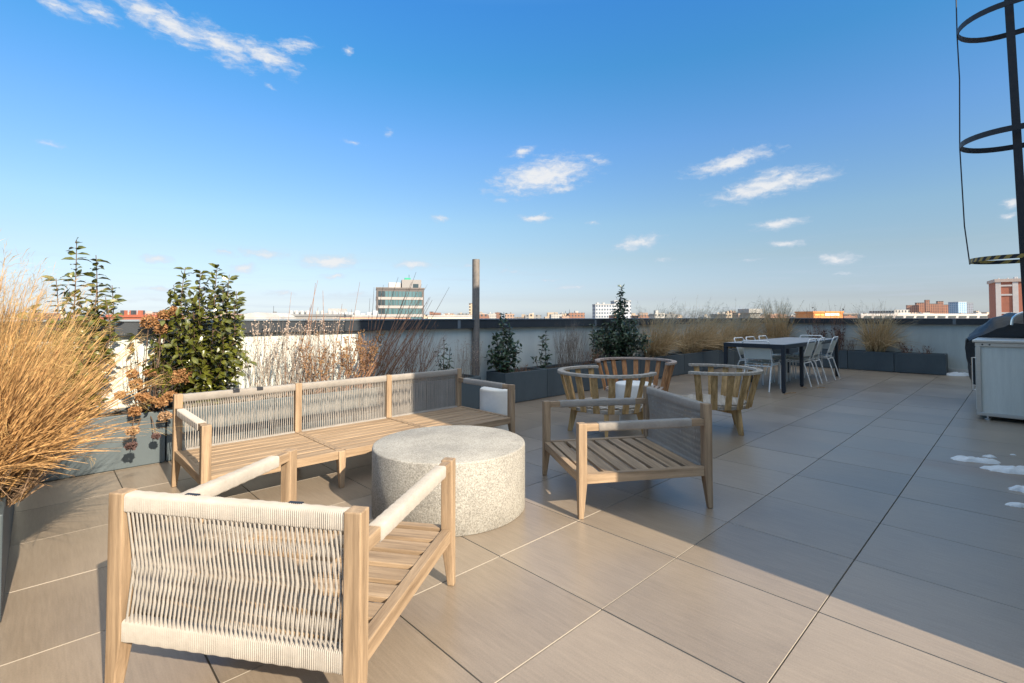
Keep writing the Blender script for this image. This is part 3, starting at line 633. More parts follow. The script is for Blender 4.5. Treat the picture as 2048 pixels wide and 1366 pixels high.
# ================================================================== snow and straw on the deck
def snow(label, px, py, w, d, hh=.018, seed=0):
    c = at_z(px, py); mb = MB(); n, rr = 40, 7; vs = [Vector((0,0,hh))]; fs = []
    for r in range(1, rr+1):
        for k in range(n):
            th = 2*math.pi*k/n; e = 1+.45*mn.noise(Vector((math.cos(th)*1.7, math.sin(th)*1.7, seed*3.3)))+.22*mn.noise(Vector((math.cos(th)*6, math.sin(th)*6, seed)))
            q = r/rr; x_, y_ = w/2*q*math.cos(th)*e, d/2*q*math.sin(th)*e
            z = hh*(1-q**3)*(1+.6*mn.noise(Vector((x_*25, y_*25, seed))))+.001
            vs.append(Vector((x_, y_, .0005 if r == rr else z)))
    fs += [(0, 1+k, 1+(k+1) % n) for k in range(n)]
    for r in range(rr-1): fs += [(1+r*n+k, 1+(r+1)*n+k, 1+(r+1)*n+(k+1) % n, 1+r*n+(k+1) % n) for k in range(n)]
    mb.add(vs, fs); o = mb.build('snow_patch', SNOW, smooth=True, loc=c, rot=-.35); tag(o, label, 'snow', 'melting snow patches on the deck')
snow('long thin strip of melting snow, leftmost of those in front of the sink cabinet', 1950, 922, .36, .12, .03, 1)
snow('larger snow patch at the right edge in front of the sink cabinet', 2028, 943, .36, .14, .035, 2)
snow('tiny snow crumb just above the long thin snow strip', 1979, 914, .09, .05, .015, 3)
snow('tiniest snow crumb, topmost of those in front of the sink cabinet', 2026, 910, .045, .02, .008, 4)
snow('small snow lump at the right edge below the larger snow patch', 2046, 982, .14, .09, .03, 5)
snow('lowest small snow patch at the right edge', 2044, 1013, .16, .06, .02, 6)
snow('snow strip at the foot of the far wall beside the grill', 1917, 751, .5, .2, .06, 7)
for k, (x0, y0, x1, y1) in enumerate(((1478,786,1503,784),(1500,783,1516,779),(1568,790,1592,786),(1606,774,1614,777),(1634,777,1650,776))):
    p, q = at_z(x0, y0), at_z(x1, y1); m_ = (p+q)/2+Vector((.0,.05,0))
    mb = MB().tube([p+Vector((0,0,.006)), m_+Vector((0,0,.008)), q+Vector((0,0,.005))], .004, 5)
    tag(mb.build('straw_wisp', STRAW), 'short curl of straw blown on the deck under the dining table', 'straw', 'straw wisps by the dining table')
# ================================================================== plants
def leaf(mb, p, d, n, L_, w, curl=.25, m=0):
    s = d.cross(n).normalized()*w/2; n = s.cross(d).normalized(); f = n*w*.16
    q1, q2, tip = p+d*L_*.38-n*L_*curl*.10, p+d*L_*.74-n*L_*curl*.35, p+d*L_-n*L_*curl*.85
    mb.add([p, q1+s+f, q2+s*.72+f*.6, tip, q2-s*.72+f*.6, q1-s+f, q1, q2], [(0,6,1),(6,7,2,1),(7,3,2),(0,5,6),(6,5,4,7),(7,4,3)], m)
def rv(k=1): return Vector((R.uniform(-1,1), R.uniform(-1,1), R.uniform(-1,1)))*k
def camellia(label, base, leaders, wid, ls, lm, bare=.0, dens=1.0, twl=None, low=.0):
    """leaders: (top dx along image right, depth dx, height); wid(f): bush half width at height fraction f of the whole plant"""
    t = thing('camellia_shrub', label, 'shrub', base, 0, 'camellias in the planters'); st, fo = MB(), MB(); Hm = max(l[2] for l in leaders)
    for lx, ly, h in leaders:
        top = Vector((lx, ly, h)); r0 = Vector((lx*.12, ly*.12, -.03)); N = 12; pts = []
        k1, k2 = rv(.02), rv(.02)
        for i in range(N+1):
            f = i/N; q = r0.lerp(top, f); q.x = r0.x+(lx-r0.x)*min(1, f*1.5)**.8; q.y = r0.y+(ly-r0.y)*min(1, f*1.5)**.8
            pts.append(q+k1*math.sin(f*3.1)+k2*math.sin(f*6.2))
        st.tube(pts, [.0065*(1-.6*i/N) for i in range(N+1)], 5)
        z = .02 if low == 0 else low
        ph = R.uniform(0, 6)
        while z < h-.01:
            f = z/h; i = min(N-1, int(f*N)); p = pts[i].lerp(pts[i+1], f*N-i); ph += 2.4
            W_ = wid(z/Hm); out = Vector((math.cos(ph), math.sin(ph), 0)); room = W_-(p.xy.length)*.55
            if room > .05 and R.random() < .8:
                tl = room*R.uniform(.5, 1.05); d = (out+Vector((p.x*.8, p.y*.8, R.uniform(.25, .9)))).normalized(); e = p+d*tl*.6+Vector((0,0,tl*.12)); e2 = e+(d+Vector((0,0,.5))).normalized()*tl*.4
                st.tube([p, e, e2], [.003, .0022, .0012], 3); nl = max(3, int(tl/ (ls*.34)*dens))
                for k in range(nl):
                    g_ = (k+.6)/nl; q = p.lerp(e, g_/.6) if g_ < .6 else e.lerp(e2, (g_-.6)/.4)
                    a = k*2.4+ph; u = d.orthogonal().normalized(); w_ = d.cross(u); ld = (u*math.cos(a)+w_*math.sin(a)+d*.55+Vector((0,0,.15))+rv(.25)).normalized()
                    leaf(fo, q, ld, (Vector((0,-.5,1))+rv(.7)).normalized(), ls*R.uniform(.7,1.15), ls*.50*R.uniform(.8,1.1), R.uniform(.1,.45))
            if f > bare:
                for k in range(2 if f < .9 else 3):
                    a = ph+k*3.1+R.uniform(-.3,.3); ld = Vector((math.cos(a), math.sin(a), R.uniform(.1,.7))).normalized()
                    leaf(fo, p, ld, (Vector((0,-.5,1))+rv(.8)).normalized(), ls*R.uniform(.75,1.15), ls*.50*R.uniform(.85,1.1), R.uniform(.2,.6))
            z += R.uniform(.026, .046)/dens
    st.build('stem', BARK, t); fo.build('foliage', lm, t); return t
def grass(label, base, n, h, spread, lean, bw, ms, mp, plume=.5, droop=.35, pl=.16, root=.09, cat='grass', low=.25, npl=22, pw=.0011):
    t = thing('ornamental_grass', label, 'ornamental grass', base, 0, 'dry ornamental grasses in the planters'); mb, pm = MB(), MB(); lean = Vector(lean)
    for i in range(n):
        if i % 13 == 0:                     # blades grow in tufts
            a = R.uniform(0, 2*math.pi); rr = root*math.sqrt(R.random()); p0 = Vector((rr*math.cos(a), rr*math.sin(a), -.02))
            s = abs(R.gauss(0, 1))*spread; a2 = a+R.uniform(-1.2, 1.2); d0 = Vector((math.cos(a2)*s, math.sin(a2)*s, 1))+lean*R.uniform(.35, 1.3); hf = R.uniform(.85, 1.05)
        p = p0+Vector((R.uniform(-.02,.02), R.uniform(-.02,.02), 0)); d = (d0+Vector((R.gauss(0,.06), R.gauss(0,.06), 0))).normalized()
        outer = R.random() < low; Ln = h*hf*(R.uniform(.45, .85) if outer else R.uniform(.72, 1.06)); dr = droop*(R.uniform(.9, 2.2) if outer else R.uniform(.15, .9))
        hd = Vector((d.x, d.y, 0)); hd = hd.normalized() if hd.length > .01 else Vector((1,0,0)); pts = []; N = 7; kk = rv(.015*h)
        for j in range(N+1):
            f = j/N; q = p+d*Ln*f+(hd*.75+Vector((0,0,-1)))*dr*Ln*f*f*.5+kk*math.sin(f*5); pts.append(q)
        if R.random() < .09:                # snapped or bent blades
            kq = R.randint(3, 6); bd = (d+rv(1.1)+hd*.5+Vector((0,0,-.5))).normalized(); st_ = Ln/N
            for j in range(kq+1, N+1): pts[j] = pts[j-1]+bd*st_
        side = (pts[-1]-pts[0]).cross(rv()).normalized()
        mb.ribbon(pts, bw*R.uniform(.6, 1.3), side)
        if not outer and R.random() < plume:
            e0, e1 = pts[-2], pts[-1]+(pts[-1]-pts[-2])*.4; dirn = (pts[-1]-pts[-2]).normalized()
            for k in range(npl):
                q = e0.lerp(e1, R.uniform(.1, 1)); dd = (dirn+rv(.55)+hd*.2).normalized(); l_ = pl*R.uniform(.35, 1)
                w1 = q+dd*l_*.5; w2 = q+dd*l_+Vector((0,0,-.25*l_))+rv(.01)
                pm.add([q, w1+rv(pw), w2, w1+rv(pw)], [(0,1,2,3)])
    mb.build('blades', ms, t)
    if ms is STRAW:                         # grey-brown broken stalks low in the clump
        db = MB()
        for i in range(int(n*.45)):
            a = R.uniform(0, 2*math.pi); rr = root*1.1*math.sqrt(R.random()); q = Vector((rr*math.cos(a), rr*math.sin(a), -.02)); pts = [q]
            dd = (Vector((math.cos(a), math.sin(a), 0))*R.uniform(0,.6)+lean*R.uniform(.2,1.5)+Vector((0,0,1))+rv(.25)).normalized(); Lh = h*R.uniform(.15,.55)
            kb = R.randint(2,5); bd = (dd+rv(1.3)).normalized()
            for j in range(6): q = q+(dd if j < kb else bd)*Lh/6+Vector((0,0,-.002*j)); pts.append(q)
            db.ribbon(pts, bw*R.uniform(.7,1.3), (pts[-1]-pts[0]).cross(rv()).normalized())
        db.build('dead_stalks', DEAD, t)
    if pm.v: pm.build('plumes', mp, t)
    return t
def twigs(label, base, n, h, fan, lean, r, m, m2=None, leafy=0, ls=.02, branch=2, seed=0, along=.12, hv=.45, name='bare_shrub', cat='shrub', curve=.25, straight=.03, lstart=.3, seedrad=.006, lmin=.2):
    t = thing(name, label, cat, base, 0, 'leafless winter shrubs in the planters'); st, lf = MB(), MB(); lean = Vector(lean)
    ax = Vector((A.x, A.y, 0))
    def stem(p, d, Ln, rr, lv):
        N = 5; k1 = rv(straight*Ln); pts = [p+d*Ln*(j/N)+k1*math.sin(j/N*3.1)+lean*curve*Ln*(j/N)**2+Vector((0,0,curve*.15*Ln*(j/N)**2)) for j in range(N+1)]
        st.tube(pts, [rr*(1-.7*j/N) for j in range(N+1)], 3)
        for k in range(int(leafy*Ln/.1)):
            f = R.uniform(lstart, 1); i = min(N-1, int(f*N)); q = pts[i].lerp(pts[i+1], f*N-i)
            leaf(lf, q, (d+rv(1.1)).normalized(), rv().normalized(), ls*R.uniform(.6,1.3), ls*R.uniform(.3,.6), R.uniform(.3,1.2))
        for k in range(seed if lv == 0 else 1 if seed else 0):
            q = pts[-1]+rv(.02)*(k > 0)-d*R.uniform(0,.12)*(k > 0); s_ = seedrad*R.uniform(.6,1.3)
            vs = [q+Vector(o)*s_ for o in ((1,0,0),(-.5,.9,0),(-.5,-.9,0),(0,0,1.1),(0,0,-1.1))]; lf.add(vs, [(0,1,3),(1,2,3),(2,0,3),(1,0,4),(2,1,4),(0,2,4)])
        if lv < branch:
            for k in range(R.randint(1, 3)):
                f = R.uniform(.3, .9); i = min(N-1, int(f*N)); q = pts[i].lerp(pts[i+1], f*N-i)
                stem(q, (d+rv(.55)+Vector((0,0,.25))).normalized(), Ln*(1-f)*R.uniform(.5, 1.0)+.03, rr*.6, lv+1)
    for i in range(n):
        p = ax*R.uniform(-along, along)+Vector((-A.y, A.x, 0))*R.uniform(-.08, .08)+Vector((0,0,-.02))
        d = (Vector((0,0,1))+ax*R.gauss(0, fan)+Vector((-A.y, A.x, 0))*R.gauss(0, fan*.5)+lean*R.uniform(lmin, 1.2)).normalized()
        stem(p, d, h*R.uniform(1-hv, 1), r*R.uniform(.7, 1.2), 0)
    st.build('stems', m, t)
    if lf.v: tag(lf.build('dry_leaves' if not seed else 'seed_heads', m2 or m, t), kind='stuff')
    return t
def pr(px, b=.3, z=.39): return P(row_at(px, b), b, z)
def hgt(p, py): return (HZ-py)/F*p.y*1.0+EYE-p.z      # height above p that reaches image row py
IR = Vector((1, 0, 0))
# --- camellias, long wall, left to right
p = pr(150, .28); S = p.y/F
camellia('camellia rising behind the golden grass, its tall bare-stemmed tips above the wall', p, [(0*S, 0, hgt(p,484)), (28*S, .05, hgt(p,508)), (-45*S, .02, hgt(p,556)), (62*S, .05, hgt(p,570)), (70*S, -.05, hgt(p,595)), (-60*S, -.1, hgt(p,610)), (20*S,.1,hgt(p,560)), (40*S,-.08,hgt(p,620))],
         lambda f: .30*max(0, 1-f*1.15)+.03, .082, LEAF, dens=1.0)
p = pr(402, .30); S = p.y/F
camellia('big sunlit camellia with glossy leaves behind the left end of the sofa', p, [(-32*S, 0, hgt(p,534)), (-14*S, .08, hgt(p,540)), (32*S, .0, hgt(p,529)), (48*S, .06, hgt(p,548)), (-50*S, -.04, hgt(p,570)), (66*S, .03, hgt(p,582)), (10*S, -.1, hgt(p,575)), (78*S, -.08, hgt(p,600)), (-70*S, .05, hgt(p,640)), (0, -.12, hgt(p,610)), (30*S,.1,hgt(p,565)), (-25*S,-.14,hgt(p,630)), (60*S,-.12,hgt(p,660)), (-60*S,-.12,hgt(p,690))],
         lambda f: .40*(1-f)**.6 if f > .25 else .44, .080, LEAF, dens=1.0)
p = pr(887, .3); S = p.y/F
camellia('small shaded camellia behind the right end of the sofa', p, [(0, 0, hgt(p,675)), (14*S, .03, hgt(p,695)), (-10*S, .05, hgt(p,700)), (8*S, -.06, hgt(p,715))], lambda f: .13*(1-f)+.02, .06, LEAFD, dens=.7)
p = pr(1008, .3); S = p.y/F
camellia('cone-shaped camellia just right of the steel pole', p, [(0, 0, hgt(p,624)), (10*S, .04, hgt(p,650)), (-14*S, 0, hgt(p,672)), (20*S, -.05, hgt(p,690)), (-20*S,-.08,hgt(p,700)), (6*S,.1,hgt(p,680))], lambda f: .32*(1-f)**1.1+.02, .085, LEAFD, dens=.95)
p = pr(1084, .28); S = p.y/F
camellia('small thin camellia between the cone camellia and the grey twigs', p, [(8*S, 0, hgt(p,662)), (-2*S, .04, hgt(p,672)), (-16*S, 0, hgt(p,715)), (12*S, -.05, hgt(p,700))], lambda f: .13*(1-f*.6), .08, LEAFD, dens=.6)
p = pr(1240, .28); S = p.y/F
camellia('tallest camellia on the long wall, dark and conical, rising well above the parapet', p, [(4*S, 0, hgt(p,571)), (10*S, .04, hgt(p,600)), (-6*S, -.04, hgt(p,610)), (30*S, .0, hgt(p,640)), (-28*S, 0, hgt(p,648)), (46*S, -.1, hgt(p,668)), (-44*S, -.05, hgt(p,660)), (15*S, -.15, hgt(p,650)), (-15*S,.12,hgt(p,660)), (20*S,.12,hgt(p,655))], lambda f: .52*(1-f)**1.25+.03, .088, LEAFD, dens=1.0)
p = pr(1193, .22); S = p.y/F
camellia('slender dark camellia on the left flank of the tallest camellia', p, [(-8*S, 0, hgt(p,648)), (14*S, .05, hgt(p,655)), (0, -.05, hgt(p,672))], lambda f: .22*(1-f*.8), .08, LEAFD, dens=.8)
# --- leafless shrubs
p = pr(590, .30); twigs('grey seed-headed perennials in full sun against the white wall', p, 110, hgt(p,632), .15, (.05,0,0), .0034, TWIGG, SEED, seed=5, along=.42, hv=.45, branch=1, curve=.05)
p = pr(690, .36); twigs('low brown dry-leaved shrub in full sun behind the middle of the sofa', p, 60, hgt(p,655), .38, (.1,0,0), .0034, TWIG, DRYL, leafy=2.6, ls=.026, along=.42, branch=2)
p = pr(672, .2); twigs('straight reddish shoots rising above the parapet left of the glass building', p, 16, hgt(p,560)*1.02, .10, (.12,0,0), .0062, TWIG, along=.5, branch=0, straight=.02, curve=.1, hv=.28)
p = pr(742, .3); twigs('long leaning reddish shoots crossing in front of the glass building', p, 26, hgt(p,552)*1.22, .10, (.8,.1,0), .0062, TWIG, along=.2, branch=0, straight=.02, curve=-.10, hv=.4, lmin=.45)
p = pr(798, .3); twigs('tangle of fine red-brown twigs in shade right of the shadow edge', p, 90, hgt(p,640), .30, (.25,0,0), .003, TWIG, DRYL, leafy=.15, ls=.02, along=.34, branch=1)
p = pr(935, .3); twigs('thin grey twigs in the planter left of the steel pole', p, 55, hgt(p,675), .10, (0,0,0), .002, TWIGG, SEED, seed=2, along=.18, branch=1, hv=.6)
p = pr(1138, .3); twigs('dense fan of grey twigs between two camellias', p, 130, hgt(p,640), .24, (.05,0,0), .0024, TWIGG, SEED, leafy=.1, along=.24, branch=1, hv=.45)
p = pr(1178, .45); twigs('sparse brown twigs leaning in front of the tallest camellia', p, 26, hgt(p,690), .5, (.1,0,0), .003, TWIG, DRYD, leafy=.4, along=.2, branch=2)
p = pr(1040, .38); twigs('short dry stalks beside the cone camellia', p, 40, .14, .6, (0,0,0), .002, TWIG, DRYL, leafy=1, along=.22, branch=1)
# --- grasses, long wall
for px, top, w_, lab in ((1322, 603, 1.0, 'pale grass clump on the long wall right beside the tallest camellia'), (1392, 597, 1.1, 'pale grass clump on the long wall, second from the tallest camellia'), (1440, 612, .9, 'short pale grass clump, third from the tallest camellia'), (1485, 599, 1.0, 'pale grass clump on the long wall nearest the far corner')):
    p = pr(px-12, .28); grass(lab, p, int(800*w_), hgt(p, top)*1.05, .23, (.16,-.12,0), .0085, STRAWG, PLUMEG, plume=.34, droop=.7, pl=.16, root=.22, low=.55, npl=14, pw=.0022)
def prB(px, a=8.7, z=.39): return P(a, rowB_at(px, a), z)
p = prB(1552); grass('upright pale grass clump behind the left end of the dining table', p, 700, hgt(p,600)*1.05, .17, (-.03,0,0), .009, STRAWG, PLUMEG, plume=.36, droop=.35, root=.17, low=.35, npl=14, pw=.0022)
p = prB(1748); grass('lone pale grass clump drooping over its planter on the far wall', p, 700, hgt(p,600)*1.05, .18, (.02,-.06,0), .009, STRAWG, PLUMEG, plume=.22, droop=.75, root=.15, low=.45, npl=14, pw=.0022)
for px, lab in ((1632, 'dark dry-leaved twigs behind the head of the dining table'), (1676, 'dark dry-leaved twigs behind the right-hand white chairs')):
    p = prB(px); twigs(lab, p, 26, hgt(p,596), .17, (0,0,0), .0034, TWIG, DRYD, leafy=.22, ls=.05, along=.2, branch=1, hv=.5, lstart=.1, curve=0)
    o = twigs('low '+lab+', dense lower growth', p, 26, hgt(p,650), .3, (0,0,0), .003, TWIG, DRYD, leafy=1.1, ls=.045, along=.25, branch=2, hv=.5, lstart=.2, curve=0)
p = prB(1812); twigs('low wispy dry twigs in the rightmost far planter, left part', p, 24, .30, .7, (0,0,0), .003, TWIG, DRYD, leafy=.8, ls=.04, along=.2, branch=1)
p = prB(1850); twigs('low wispy dry twigs in the rightmost far planter, right part', p, 20, .26, .9, (.2,0,0), .003, TWIG, DRYD, leafy=.8, ls=.035, along=.2, branch=1)
p = prB(1700); twigs('low grey stubble beside the lone drooping grass', p, 40, .34, .5, (0,0,0), .0028, TWIGG, DRYD, leafy=.4, ls=.03, along=.2, branch=1)
# --- big golden grasses of the left planters
def PL(b, a=LEFT+.34): return P(a, b, .39)
grass('huge golden grass spilling from the nearest left planter, wind-blown to the right', PL(2.2), 1500, .92, .26, (.24,.0,0), .0068, STRAW, PLUME, plume=.5, droop=.5, root=.20, low=.5, pl=.08, npl=13)
grass('golden grass in front of the tall-tipped camellia, its plumes catching the sun', PL(1.5), 1150, .90, .19, (.18,-.05,0), .0066, STRAW, PLUME, plume=.6, droop=.34, root=.2, low=.35, pl=.09, npl=14)
grass('tall golden grass clump cut by the left edge, feathery tips highest', PL(1.88, LEFT+.30), 950, 1.06, .13, (.10,-.03,0), .0062, STRAW, PLUME, plume=.6, droop=.2, root=.18, low=.2, pl=.11, npl=16)
grass('short golden grass tuft arching over the planter under the hydrangea', PL(.85), 260, .55, .30, (.25,-.1,0), .0055, STRAW, PLUME, plume=.5, droop=.6, root=.15, low=.4, pl=.07, npl=20)
# --- dried hydrangea
t = thing('hydrangea_shrub', 'dried hydrangea with rusty flower heads between the golden grass and the sofa', 'shrub', pr(300, .32))
base = pr(300, .32)
heads = [(298,644,15,.25,0),(330,630,14,.25,0),(322,658,11,.3,0),(348,622,9,.3,0),(365,752,21,.50,0),(264,748,10,.45,0),(272,768,12,.5,0),(299,746,10,.42,0),(286,794,13,.55,0),(323,804,11,.58,0),(342,792,12,.56,0),(270,823,11,.6,0),(330,832,11,.62,1),(303,800,8,.5,0),(265,862,12,.72,1),(262,892,9,.74,2),(312,872,6,.68,2),(352,762,8,.5,0),(240,790,8,.5,0)]
st = MB(); gl = MB()
for px, py, rp, b, kd in heads:
    k = (px-CX)/F; n = Vector((-B.x, -B.y, 0)); c_ = n.dot(O)-b; tt = c_/(n.x*k+n.y); q = at_y(px, py, tt); rad = rp/F*tt; q0 = q-base
    r0 = Vector((R.uniform(-.06,.06), R.uniform(-.04,.04), -.02)); mid = r0.lerp(q0, .5)+Vector((0,0,.16 if q0.z < .3 else .0))+rv(.03)
    pts = [r0.lerp(mid, f).lerp(mid.lerp(q0, f), f) for f in [j/8 for j in range(9)]]
    st.tube(pts, [.0052-.0003*j for j in range(9)], 5)
    hm = MB(); sq = (R.uniform(.8,1.25), R.uniform(.8,1.2), R.uniform(.55,.85)); rad *= .82
    for j in range(int(150*min(1.6, rp/11))):
        v = Vector((R.gauss(0,1), R.gauss(0,1), R.gauss(0,1))).normalized(); c0 = Vector((v.x*sq[0], v.y*sq[1], v.z*sq[2]))*rad*R.uniform(.6, 1.05)*(1+.35*mn.noise(v*2.2+q))
        for m_ in range(2):
            leaf(hm, c0, (v+rv(.9)).normalized(), rv().normalized(), .019*R.uniform(.7,1.2), .015, R.uniform(-.6,.9))
    hm.build('flower_head', HYD if kd == 0 else (HYDP if kd == 1 else DRYD), t, loc=q0)
for j in range(26):
    a = R.uniform(-1, 1); e = Vector((a*.34, R.uniform(-.25,.25), R.uniform(.05,.75))); r0 = Vector((R.uniform(-.08,.08), 0, -.02)); mid = r0.lerp(e, .5)+rv(.06)
    pts = [r0.lerp(mid, f).lerp(mid.lerp(e, f), f) for f in [i/6 for i in range(7)]]; st.tube(pts, [.0036-.0004*i for i in range(7)], 4)
    for k in range(3):
        s0 = pts[R.randint(2,5)]; st.tube([s0, s0+rv(.05)+Vector((0,0,.04)), s0+rv(.1)+Vector((0,0,.07))], [.0018,.0014,.0008], 3)
    if j < 14:
        for k in range(2): leaf(gl, e, (rv()+Vector((0,0,-.2))).normalized(), (rv()+Vector((0,0,1))).normalized(), .075, .04, .4)
st.build('stems', BARK, t); gl.build('leaves', LEAF, t)
# a few low seedlings and fallen stalks on other planter soil
for px in (440, 520, 850): 
    p = pr(px, .38); twigs({440: 'small dry stubble under the big sunlit camellia', 520: 'small dry stubble between the big sunlit camellia and the grey perennials', 850: 'small dry stubble beside the shaded small camellia'}[px], p, 26, .22, .7, (0,0,0), .002, TWIGG, DRYL, leafy=1, along=.25, branch=1)
# ================================================================== city beyond
GZ = -27.0
gm = mat('far_ground', (.20,.185,.165), .95, .5, .02, detail=9, col2=(.34,.30,.27), coord='Object')
mb = MB().add([(-9000,-3000,GZ),(9000,-3000,GZ),(9000,12000,GZ),(-9000,12000,GZ)], [(0,1,2,3)])
tag(mb.build('ground', gm), kind='structure')
def facade(name, base, win=(.05,.06,.07), sx=3.2, sz=3.1, fill=.5, rough=.8):
    m = bpy.data.materials.new(name); m.use_nodes = True; nt = m.node_tree; b = nt.nodes['Principled BSDF']; L = nt.links.new
    tc = nd(nt, 'ShaderNodeTexCoord'); s = nd(nt, 'ShaderNodeSeparateXYZ'); L(tc.outputs['Object'], s.inputs[0])
    def mm(op, a, b_=None):
        n = nd(nt, 'ShaderNodeMath', operation=op)
        for i, v in enumerate((a, b_)):
            if v is None: continue
            if hasattr(v, 'is_output'): L(v, n.inputs[i])
            else: n.inputs[i].default_value = v
        return n.outputs[0]
    h = mm('FRACT', mm('DIVIDE', mm('ADD', s.outputs[0], s.outputs[1]), sx)); v = mm('FRACT', mm('DIVIDE', s.outputs[2], sz))
    w = mm('MULTIPLY', mm('LESS_THAN', mm('ABSOLUTE', mm('SUBTRACT', h, .5)), fill/2), mm('LESS_THAN', mm('ABSOLUTE', mm('SUBTRACT', v, .5)), .26))
    g = nd(nt, 'ShaderNodeNewGeometry'); sn = nd(nt, 'ShaderNodeSeparateXYZ'); L(g.outputs['Normal'], sn.inputs[0]); w = mm('MULTIPLY', w, mm('LESS_THAN', sn.outputs[2], .5))
    nz = nd(nt, 'ShaderNodeTexNoise', Scale=.15, Detail=5); L(tc.outputs['Object'], nz.inputs[0]); r = nd(nt, 'ShaderNodeValToRGB')
    r.color_ramp.elements[0].color = col4(base, .75); r.color_ramp.elements[1].color = col4(base, 1.2); L(nz.outputs[0], r.inputs[0])
    x = nd(nt, 'ShaderNodeMix', data_type='RGBA'); L(w, x.inputs[0]); L(r.outputs[0], x.inputs[6]); x.inputs[7].default_value = (*win, 1); L(x.outputs[2], b.inputs[0]); b.inputs['Roughness'].default_value = rough
    return m
BRK = facade('red_brick_facade', (.34,.115,.065)); TAN = facade('tan_facade', (.46,.36,.26)); WHT = facade('white_facade', (.42,.40,.37), sx=2.6, fill=.45)
GRY = facade('grey_facade', (.24,.235,.23), sx=5, fill=.35); BRN = facade('brown_brick_facade', (.25,.13,.09)); PNK = facade('salmon_brick_facade', (.48,.25,.17))
ROOF = mat('roof_white', (.40,.39,.375), .8, .15, .3); RG = mat('roof_grey', (.2,.2,.2), .9, .2, .3); MET = mat('duct_metal', (.5,.51,.52), .5, .2, .5)
def blk(px0, px1, top, Y, dep=None):        # world box extents of a building seen between two image columns
    x0, x1 = at_y(px0, 634, Y).x, at_y(px1, 634, Y).x; return x0, x1, at_y((px0+px1)/2, top, Y).z
def building(name, label, px0, px1, top, Y, mw, mr=None, dep=None, cat='building', group=None, extras=None, rot=0, kf=None):
    x0, x1, zt = blk(px0, px1, top, Y); w = x1-x0; dep = dep or max(10, w*.7); cx = (x0+x1)/2; hh = zt-GZ
    t = thing(name, label, cat, (cx, Y+dep/2, GZ), rot, group)
    k = kf or (1/(abs(math.cos(rot))+abs(math.sin(rot))*dep/w) if rot else 1)
    w *= k; MB().box(-w/2, w/2, -dep/2, dep/2, 0, hh-.6).build('wall', mw, t)
    mb = MB(); mb.box(-w/2-.25, w/2+.25, -dep/2-.25, dep/2+.25, hh-.6, hh); mb.build('roof', mr or RG, t)
    return t, w, dep, hh
# --- glass block with floor bands
Y = 205; t, w, dep, hh = building('glass_building', 'dark framed glass building with four window bands and a bulkhead on its roof', 741, 838, 575, Y, mat('dark_frame', (.10,.085,.08), .6), mat('roof_edge', (.13,.11,.10), .6), 17, rot=.27, kf=.96)
GLS = mat('teal_glass', (.04,.115,.13), .12, .25, .6, (1,1,.02), spec=1, col2=(.09,.18,.20)); GLD = mat('dark_glass', (.02,.04,.05), .12, .3, .4, spec=.9); SPA = mat('spandrel', (.33,.30,.28), .6)
fh = 3.55; nb = 13
for f in range(7):
    z1 = hh-1.6-f*fh; z0 = z1-2.35
    MB().box(-w/2+.7, w/2-.5, -dep/2-.30, -dep/2-.02, z0-1.15, z0-.05).build('floor_band', SPA, t)
    MB().box(-w/2-.26, -w/2-.02, -dep/2+.5, dep/2-.5, z0-1.15, z0-.05).build('floor_band', SPA, t)
    if f > 4: continue
    for k in range(nb):
        x0 = -w/2+.8+(w-1.5)*k/nb; x1 = x0+(w-1.5)/nb-.22
        MB().box(x0, x1, -dep/2-.12, -dep/2+.05, z0, z1).build('window', GLS if (k > 1) else GLD, t)
    for k in range(2): MB().box(-w/2-.12, -w/2+.05, -dep/2+1+7.6*k, -dep/2+7.6+7.6*k, z0, z1).build('window', GLD, t)
b1 = MB().box(-w*.24, w*.02, -3, 5, hh+.01, hh+2.4).build('roof_bulkhead', mat('pale_bulkhead', (.42,.40,.38), .7), t)
b2 = MB().box(w*.04, w*.46, -4, 5, hh+.01, hh+3.7).build('roof_bulkhead', mat('grey_bulkhead', (.25,.235,.225), .7), t); MB().box(w*.28, w*.40, -4.06, -4.001, hh+.1, hh+1.9).build('door', GLD, b2)
MB().box(w*.10, w*.23, -3.5, -1, hh+3.71, hh+4.5).build('water_unit', mat('green_unit', (.02,.30,.18), .5), b2)
MB().tube([(w*.2,-2,hh+4.5),(w*.2,-2,hh+6)], .08, 5).build('antenna', BLACKP, b2)
# --- grey warehouse with rooftop units
t, w, dep, hh = building('warehouse', 'long grey warehouse with rows of white rooftop units left of the glass building', 560, 672, 628.5, 150, mat('grey_panel', (.27,.255,.24), .8, .1, .2), RG, 30)
for k in range(11):
    x = -w/2+1.6+k*1.0*(w*.30/6) if k < 7 else w*.05+(k-7)*1.9; MB().lathe([(.55,hh+.01),(.55,hh+.9),(.3,hh+1.15)], 10, (x, -dep/2+4+(k % 2))).build('rooftop_unit', ROOF, t)
MB().box(w*.16, w*.36, -6, 2, hh+.01, hh+1.9).build('roof_bulkhead', ROOF, t)
for k in range(4): MB().box(w*.38+k*.9, w*.38+k*.9+.6, -9, -8, hh+.01, hh+.6+.3*(k % 2)).build('vent', MET, t)
t, w, dep, hh = building('warehouse', 'white low warehouse between the grey one and the glass building', 672, 752, 630, 165, WHT, ROOF, 25)
for k in range(6): MB().box(-w/2+1+k*2.1, -w/2+2.2+k*2.1, -9, -7, hh+.01, hh+.5+.5*((k*7) % 3)).build('rooftop_unit', MET, t)
building('roof_terrace', 'narrow orange parapet strip just above the coping left of the glass building', 686, 790, 635.6, 60, mat('orange_parapet', (.62,.24,.12), .8), mat('orange_cap', (.66,.34,.2), .8), 8)
t, w, dep, hh = building('row_house', 'low red brick row with chimneys at the far left', 215, 292, 629.5, 120, BRK, mat('red_roof', (.36,.10,.055), .8), 14)
